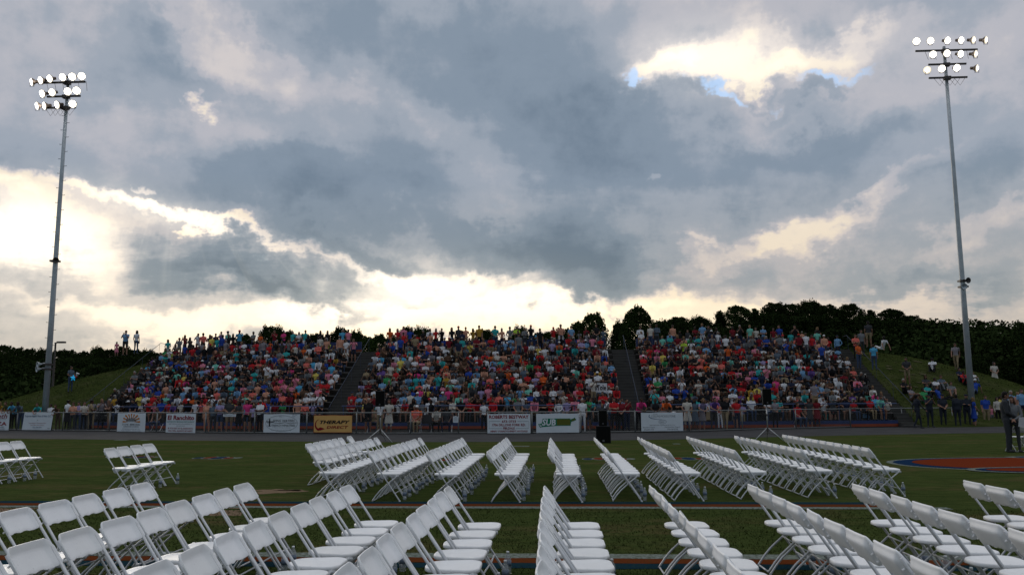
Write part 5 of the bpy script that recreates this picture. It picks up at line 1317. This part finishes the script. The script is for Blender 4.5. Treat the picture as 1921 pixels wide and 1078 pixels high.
P(1868, 728, 'stand_clasp', 0, 'off-white', 'off-white', 0, 'long', HB, 'woman in short cream dress standing alone by the dark trees at right', on=56, h=1.72, var=5, long_leg=False)
P(1739, 731, 'ground_knees', 0, 'charcoal', 'charcoal', 1, 'long', HBR, 'person in charcoal sitting left in the group on the right mound', on='h')
P(1742, 747, 'ground_knees', 10, 'teal', 'black', 0, 'short', HBR, 'person in teal top sitting in the group on the right mound', on='h')
P(1756, 736, 'ground_knees', -10, 'white', 'charcoal', 2, 'short', HB, 'man in white shirt sitting in the group on the right mound', on='h')
P(1768, 731, 'ground_knees', 0, 'slate', 'grey', 0, 'short', HBR, 'man in slate shirt sitting behind the group on the right mound', on='h')
P(1786, 744, 'ground_knees', -15, 'grey', 'khaki', 0, 'short', HBR, 'man in grey shirt and khaki shorts hugging his knees on the right mound', on='h', long_leg=False)
P(1766, 752, 'ground_legs', 30, 'royal blue', 'black', 0, 'short', HBR, 'person in blue shirt leaning back in front of the group on the mound', on='h')
P(1734, 756, 'ground_knees', 0, 'green', 'green', 2, 'short', HB, 'person in green shirt sitting low behind the officers', on='h')
P(1803, 716, 'ground_knees', 20, 'navy', 'navy', 1, 'short', HB, 'person in navy sitting left of the right floodlight pole', on='h')
P(1811, 722, 'ground_knees', 10, 'red', 'black', 2, 'short', HB, 'person in red shirt sitting beside the right floodlight pole', on='h')
P(1829, 738, 'ground_legs', -40, 'royal blue', 'denim', 0, 'cap', cloth('white'), 'man in blue shirt, jeans and white cap sitting right of the pole', on='h')
P(1828, 716, 'ground_knees', 0, 'white', 'grey', 0, 'short', HBR, 'child in white sitting behind the right floodlight pole', on='h', h=1.2)
# five uniformed officers on the track
for i, (px, py, kd, rz) in enumerate(((1723, 803, 'walk', 90), (1746, 801, 'stand_phone', 0), (1771, 800.5, 'stand_clasp', 0), (1798, 800.5, 'stand', 175), (1816, 800, 'stand_fold', -20))):
    P(px, py, kd, rz, 'uniform', 'uniform', (1, 1, 0, 1, 0)[i], 'officer' if i in (1, 2, 4) else 'short', cloth('navy') if i in (1, 2, 4) else HB, f'uniformed officer in dark navy, {ORD[i]} from left in the line on the track', h=1.80, var=1, long_sleeve=i in (0, 3, 4), group='uniformed officers')
P(1829, 802, 'stand_clasp', 90, 'royal blue', 'royal blue', 0, 'long', HF, 'woman in bright blue dress right of the line of officers', h=1.68, var=5, long_leg=False, on=ground(1829, 801).y+.8)
P(1852, 799, 'stand', -10, 'royal blue', 'khaki', 0, 'short', HBR, 'man in blue T-shirt and khaki trousers left of the suited man', h=1.74, var=1, on=ground(1852, 798.5).y)
P(1874, 798, 'stand_hip', 10, 'off-white', 'black', 0, 'long', HB, 'woman in cream cardigan and black trousers left of the suited man', h=1.64, var=2, long_sleeve=True)
P(1880, 797, 'stand', 20, 'yellow', 'charcoal', 2, 'short', HB, 'person with yellow scarf half hidden behind the suited man', h=1.70)
P(1862, 798, 'stand', 20, 'pink', 'grey', 0, 'long', HBR, 'child in pink beside the man in the blue T-shirt', h=1.15)
P(1901, 796, 'stand', 0, 'light blue', 'khaki', 0, 'short', HG, 'grey haired man in light blue shirt beyond the suited man', h=1.78, on=ground(1901, 796).y-6)
P(1914, 796, 'stand', 0, 'peach', 'khaki', 0, 'short', HF, 'fair haired person at the right edge beyond the woman in grey', h=1.70, on=ground(1914, 796).y-6)
P(1921, 797, 'stand', 0, 'light blue', 'navy', 0, 'short', HBR, 'man in light blue shirt and navy trousers cut by the right edge', h=1.80, on=ground(1921, 796).y-8)
# behind the fence
fr_ = random.Random(21)
def F(px, kind, top, bottom, label, h=1.68, dy=.45, rz=0, skin=0, hs='short', hm=None, **kw):
    y = interp([q[0] for q in far_px], [q[1] for q in far_px], px); g0 = ground(px, y); x = at_y(px, y, g0.y+dy).x
    sc = h/1.75; kw.setdefault('var', 0)
    return person(kind, (x, fence_y(x)+dy, .004), R(rz), top, bottom, skin, hs, hm or HBR, label, scale=sc, **kw)
F(2, 'stand_rail', 'mustard', 'brown', 'person with curly fair hair leaning on the fence at the far left edge', hs='long', hm=HF)
F(13, 'stand_rail', 'olive', 'black', 'person in olive leaning on the fence near the left edge')
F(24, 'stand_rail', 'sky blue', 'black', 'person in sky blue leaning on the fence near the left edge', skin=2, hm=HB)
F(36, 'stand_rail', 'slate', 'denim', 'person in slate leaning on the fence over the slanted banner', skin=3, hm=HB)
F(72, 'stand_rail', 'teal', 'black', 'person in teal shirt behind the slanted banner left of the pole', h=1.60)
F(65, 'stand', 'charcoal', 'black', 'person in charcoal left of the teal shirt behind the slanted banner', h=1.55, skin=2, hm=HB)
F(91, 'stand', 'white', 'black', 'person in white behind the slanted banner right of the pole', h=1.50, skin=2, hm=HB)
F(106, 'stand_rail', 'brown', 'brown', 'person in brown leaning on the fence right of the left pole', h=1.5, skin=1)
F(123, 'stand', 'white', 'black', 'woman in white blouse and dark skirt seen from behind at the left fence', h=1.72, rz=160, skin=2, hm=HB, hs='bun', var=5)
F(133, 'stand_fold', 'peach', 'charcoal', 'person in peach top behind the fence beside the white blouse', h=1.6, skin=1)
F(142, 'stand_fold', 'lavender', 'denim', 'person in lavender top behind the left fence', h=1.62, dy=.9, hm=HB)
F(154, 'stand_clasp', 'off-white', 'black', 'person in off-white with arms forward behind the left fence', h=1.62, rz=60)
F(167, 'stand_fold', 'khaki', 'black', 'person in sand patterned top and black skirt seen sideways at left fence', h=1.72, rz=110, skin=2, hm=HB)
F(290, 'sit_rest', 'brown', 'denim', 'person sitting behind the fence between the sunburst banner and the next', dy=1.0, skin=1)
for px, kd, tp, bt, lb, hh in ((386,'stand','peach','peach','person in peach behind the fence right of the red lettered banner',1.6),(398,'stand','slate','charcoal','person in slate behind the fence, second from the red lettered banner',1.55),(410,'stand_fold','lavender','denim','woman in lavender vest and denim shorts behind the fence',1.66),
    (428,'stand_clasp','charcoal','khaki','man in khaki shorts standing behind the small name plate',1.74),(446,'stand_fold','charcoal','black','person in charcoal dress right of the small name plate',1.62),(462,'stand_hip','hot pink','black','woman in hot pink top behind the fence left of the oval banner',1.70),(474,'stand','lavender','black','girl in lavender by the fence post left of the oval banner',1.45),(486,'stand_fold','white','black','person in white and black at the left edge of the oval banner',1.66),
    (690,'stand','black','black','person in black shorts behind the fence right of the tan banner',1.72),(699,'sit_rest','khaki','denim','man in khaki shirt sitting behind the fence near the tripod',1.75),(712,'stand','white','khaki','person in white behind the silver tripod',1.66),(729,'stand_clasp','off-white','off-white','woman in long pale skirt behind the fence right of the tripod',1.66),
    (1093,'stand','white','white','person in white blouse standing right of the banner with the olive block',1.66),(1153,'stand_fold','red','black','person in red top and black trousers at the foot of the right stairway',1.70),(1165,'stand_clasp','dark red','black','person in dark red top near the foot of the right stairway',1.62),(1199,'stand_rail','hot pink','black','person in magenta top and black trousers by the grey lettered banner',1.74),
    (1246,'stand_rail','orange','orange','person in orange leaning over the grey lettered banner',1.70),(1231,'stand_rail','charcoal','charcoal','person in charcoal leaning over the grey lettered banner',1.68),(1291,'stand_clasp','off-white','off-white','woman in patterned pale dress right of the grey lettered banner',1.70),(1305,'stand','slate','slate','person in slate dress behind the fence, third right of the grey banner',1.62),
    (1318,'stand_rail','lavender','plaid grey','woman in lavender top and striped skirt at the right fence',1.68),(1340,'stand_rail','purple','charcoal','person in purple top leaning on the right fence',1.72),(1362,'walk','black','khaki','person in khaki trousers walking behind the right fence',1.70),(1384,'stand','red','navy','person in red and navy behind the right fence',1.6),
    (1456,'stand_clasp','plaid grey','black','person in checked shirt right of the right tripod',1.60),(1500,'sit_rest','red','denim','man in red shirt and jeans sitting behind the right fence post',1.8),(1521,'stand','charcoal','charcoal','person in long charcoal dress behind the right fence',1.60),(1535,'stand','dark red','dark red','person in dark red dress behind the right fence',1.62),
    (1553,'sit_rest','teal','charcoal','child in teal top sitting behind the right fence',1.35),(1567,'sit_fold','dark red','khaki','person in dark red sitting beside the child in teal',1.6),(1602,'sit_fold','light blue','charcoal','person in light blue sitting with folded arms behind the right fence',1.70),
    (1626,'stand','red','light blue','woman in red cardigan and patterned skirt at the right end of the stands',1.66),(1647,'stand_clasp','sky blue','navy','man in sky blue shirt and dark trousers at the right end of stands',1.78),(1668,'stand_phone','off-white','brown','person in off-white holding up a phone at the right end of the stands',1.62),
    (778.5,'sit_rest','coral','charcoal','man in coral shirt sitting in a chair behind the middle fence',1.78),(800-17,'sit_rest','orange','khaki','placeholder',1.7)):
    if lb == 'placeholder': continue
    dy = .55 if kd.startswith('stand') or kd == 'walk' else 1.1
    fem = any(w in lb for w in ('woman', 'girl', 'dress', 'skirt'))
    F(px, kd, tp, bt, lb, h=hh, dy=dy, skin=fr_.choice([0, 0, 1, 2]), hs='long' if fem else 'short', hm=fr_.choice([HB, HBR, HF]) if fem else fr_.choice([HB, HBR, HG]), var=5 if ('dress' in lb or 'skirt' in lb) else (2 if fem else fr_.choice([0, 1])), long_leg=not ('shorts' in lb or fem), rz=fr_.uniform(-25, 25))
F(782, 'sit_rest', 'orange', 'khaki', 'man in orange shirt and white cap sitting beside the coral shirt', h=1.78, dy=1.1, hs='cap', hm=cloth('white'), var=1)
F(819.5, 'sit_forward', 'off-white', 'black', 'person in pale jacket sitting behind the fence reading', h=1.7, dy=1.1, skin=2, hm=HB)
F(838, 'sit_rest', 'charcoal', 'navy', 'person in charcoal sitting right of the pale jacket behind the fence', h=1.7, dy=1.1, skin=2, hm=HB)
fill_ = 0
for k in range(70):
    px = fr_.choice([fr_.uniform(110, 205), fr_.uniform(376, 488), fr_.uniform(664, 912), fr_.uniform(1088, 1200), fr_.uniform(1284, 1692), fr_.uniform(1284, 1692)]); L_ = rnd_look(fr_); st_ = fr_.random() < .75
    kd = fr_.choice(['stand', 'stand_fold', 'stand_phone', 'stand_clasp', 'stand_hip', 'walk'] if st_ else ['sit_rest', 'sit_forward', 'sit_fold']); dy = fr_.uniform(1.9, 4.4) if st_ else 0
    if not st_: continue
    L_.pop('scale'); hs = L_.pop('hairstyle'); hm = L_.pop('hairm'); tp = L_.pop('top'); bt = L_.pop('bottom'); sk = L_.pop('skin')
    F(px, kd, tp, bt, f'person in {tp} top standing behind the fence, {ordw(fill_)} of the back line', h=fr_.uniform(1.35, 1.8), dy=dy, rz=fr_.uniform(-60, 60), skin=sk, hs=hs, hm=hm, group='people standing below the bleachers', **L_); fill_ += 1
# seats for those who sit at ground level
def camp_seat(px, label, m, dy=1.1, h=.43):
    y = interp([q[0] for q in far_px], [q[1] for q in far_px], px); g0 = ground(px, y); x = at_y(px, y, g0.y+dy).x; yy = fence_y(x)+dy
    root = empty('camp_chair', (x, yy, .004)); tag(root, label, 'chair', 'camp chairs behind the fence')
    s = MB(); s.box((0, .0, h-.03), (.52, .42, .03)); s.build('seat', m, root); s = MB(); s.box((0, .24, h+.24), (.52, .03, .45)); s.build('backrest', m, root)
    for a in (-1, 1):
        s = MB(); s.tube([(a*.25, -.2, 0), (a*.25, .22, h-.02)], .012, 5); s.build('leg', FRAME, root); s = MB(); s.tube([(a*.25, .22, 0), (a*.25, -.2, h-.02)], .012, 5); s.build('leg', FRAME, root)
for px, lb, m in ((778.5, 'white framed camp chair under the man in coral', cloth('white')), (782+0, None, None), (800, 'empty dark camp chair with a yellow band behind the middle fence', cloth('charcoal')), (819.5, 'dark camp chair under the person in the pale jacket', cloth('charcoal')), (838, 'navy camp chair right of the pale jacket', cloth('navy')),
                  (699, 'dark camp chair near the left tripod', cloth('charcoal')), (1500, 'dark camp chair under the man in red and jeans', cloth('black')), (1553, 'small camp chair under the child in teal', cloth('charcoal')), (1567, 'camp chair beside the small one under the dark red top', cloth('charcoal')), (1602, 'dark camp chair under the folded arms behind right fence', cloth('black')), (290, 'dark camp chair behind the sunburst banner', cloth('charcoal'))):
    if lb: camp_seat(px, lb, m)
# the paper poster in the middle block
p = at_y(1126, 727, Y0(6)+1.95); root = empty('poster', (p.x, p.y-.12, p.z)); tag(root, 'white paper poster with black hand lettering held up in the middle block', 'poster')
m = MB(); m.box((0, 0, 0), (.78, .012, .52)); m.build('sheet', cloth('white'), root); lettering('STole', 0, .02, .66, .32, BLK, root, bold=.03, y=-.012)
print('people', N_PEOPLE[0])

# ---- the suited man and the woman beside him
def clothing(body_me, slots, t, name, m, parent):
    """cloth layer: the covered faces of the body lifted off it"""
    import bmesh
    bm = bmesh.new(); bm.from_mesh(body_me)
    bmesh.ops.delete(bm, geom=[f for f in bm.faces if f.material_index not in slots], context='FACES'); bm.normal_update()
    for v in bm.verts: v.co += v.normal*t
    me = bpy.data.meshes.new(name); bm.to_mesh(me); bm.free(); me.materials.clear(); me.materials.append(m)
    me.polygons.foreach_set('material_index', [0]*len(me.polygons)); o = bpy.data.objects.new(name, me); COL.objects.link(o); o.parent = parent
    sd = o.modifiers.new('thick', 'SOLIDIFY'); sd.thickness = .006; return o
SUIT = mat('grey_suit_wool', (.034, .038, .044), .8, spec=.15, vary=.12, vscale=18)
md = person_mesh('body', 'stand_clasp', 5, .011, 1.0, suit=True)
p = ground(1893, 847.5)
o = person('stand_clasp', p, R(62), 'white', 'charcoal', 1, 'short', HB, 'man in dark grey suit, white collar and tie, standing in profile at the right edge', meshdata=md, long_sleeve=True, scale=1.80/1.75, width=.93)
clothing(md[0], (1, 2), .010, 'jacket', SUIT, o); clothing(md[0], (3, 4), .006, 'trousers', SUIT, o)
J = md[1]
m = MB(); m.prism([(-.05, 1.505), (0, 1.30), (.05, 1.505), (.03, 1.53), (-.03, 1.53)], lambda a, b: (a, -.128+.25*max(0, b-1.42), b), lambda a, b: (a, -.146+.25*max(0, b-1.42), b)); m.build('shirt_front', cloth('white'), o)
m = MB(); m.prism([(-.018, 1.49), (.018, 1.49), (.026, 1.34), (0, 1.31), (-.026, 1.34)], lambda a, b: (a, -.149+.25*max(0, b-1.42), b), lambda a, b: (a, -.156+.25*max(0, b-1.42), b)); m.build('tie', cloth('slate'), o)
m = MB(); m.lathe([(.066, 1.475), (.062, 1.52)], c=(0, .01, 0), n=16); m.build('collar', cloth('white'), o)
dirv = Matrix.Rotation(R(62), 3, 'Z') @ V((0, -.32, 0))
pp = MB(); pp.box((0, 0, 0), (.22, .008, .28)); po = pp.build('programme', cloth('white'), loc=(p.x+dirv.x+.03, p.y+dirv.y-.10, .90)); po.rotation_euler = (R(12), 0, R(15)); tag(po, 'white paper programme held by the man in the grey suit', 'programme')
md2 = person_mesh('body', 'stand_clasp', 9, .013, .95, female=True, dress=False)
p2 = ground(1914, 848.5)
o2 = person('stand_clasp', (p2.x, p2.y+.25, 0), R(-25), 'plaid grey', 'charcoal', 0, 'long', HBR, 'brown haired woman in grey cardigan facing the suited man at the right edge', meshdata=md2, long_sleeve=True, scale=1.66/1.75)
clothing(md2[0], (1, 2), .008, 'cardigan', cloth('grey'), o2)
print('people total', N_PEOPLE[0])
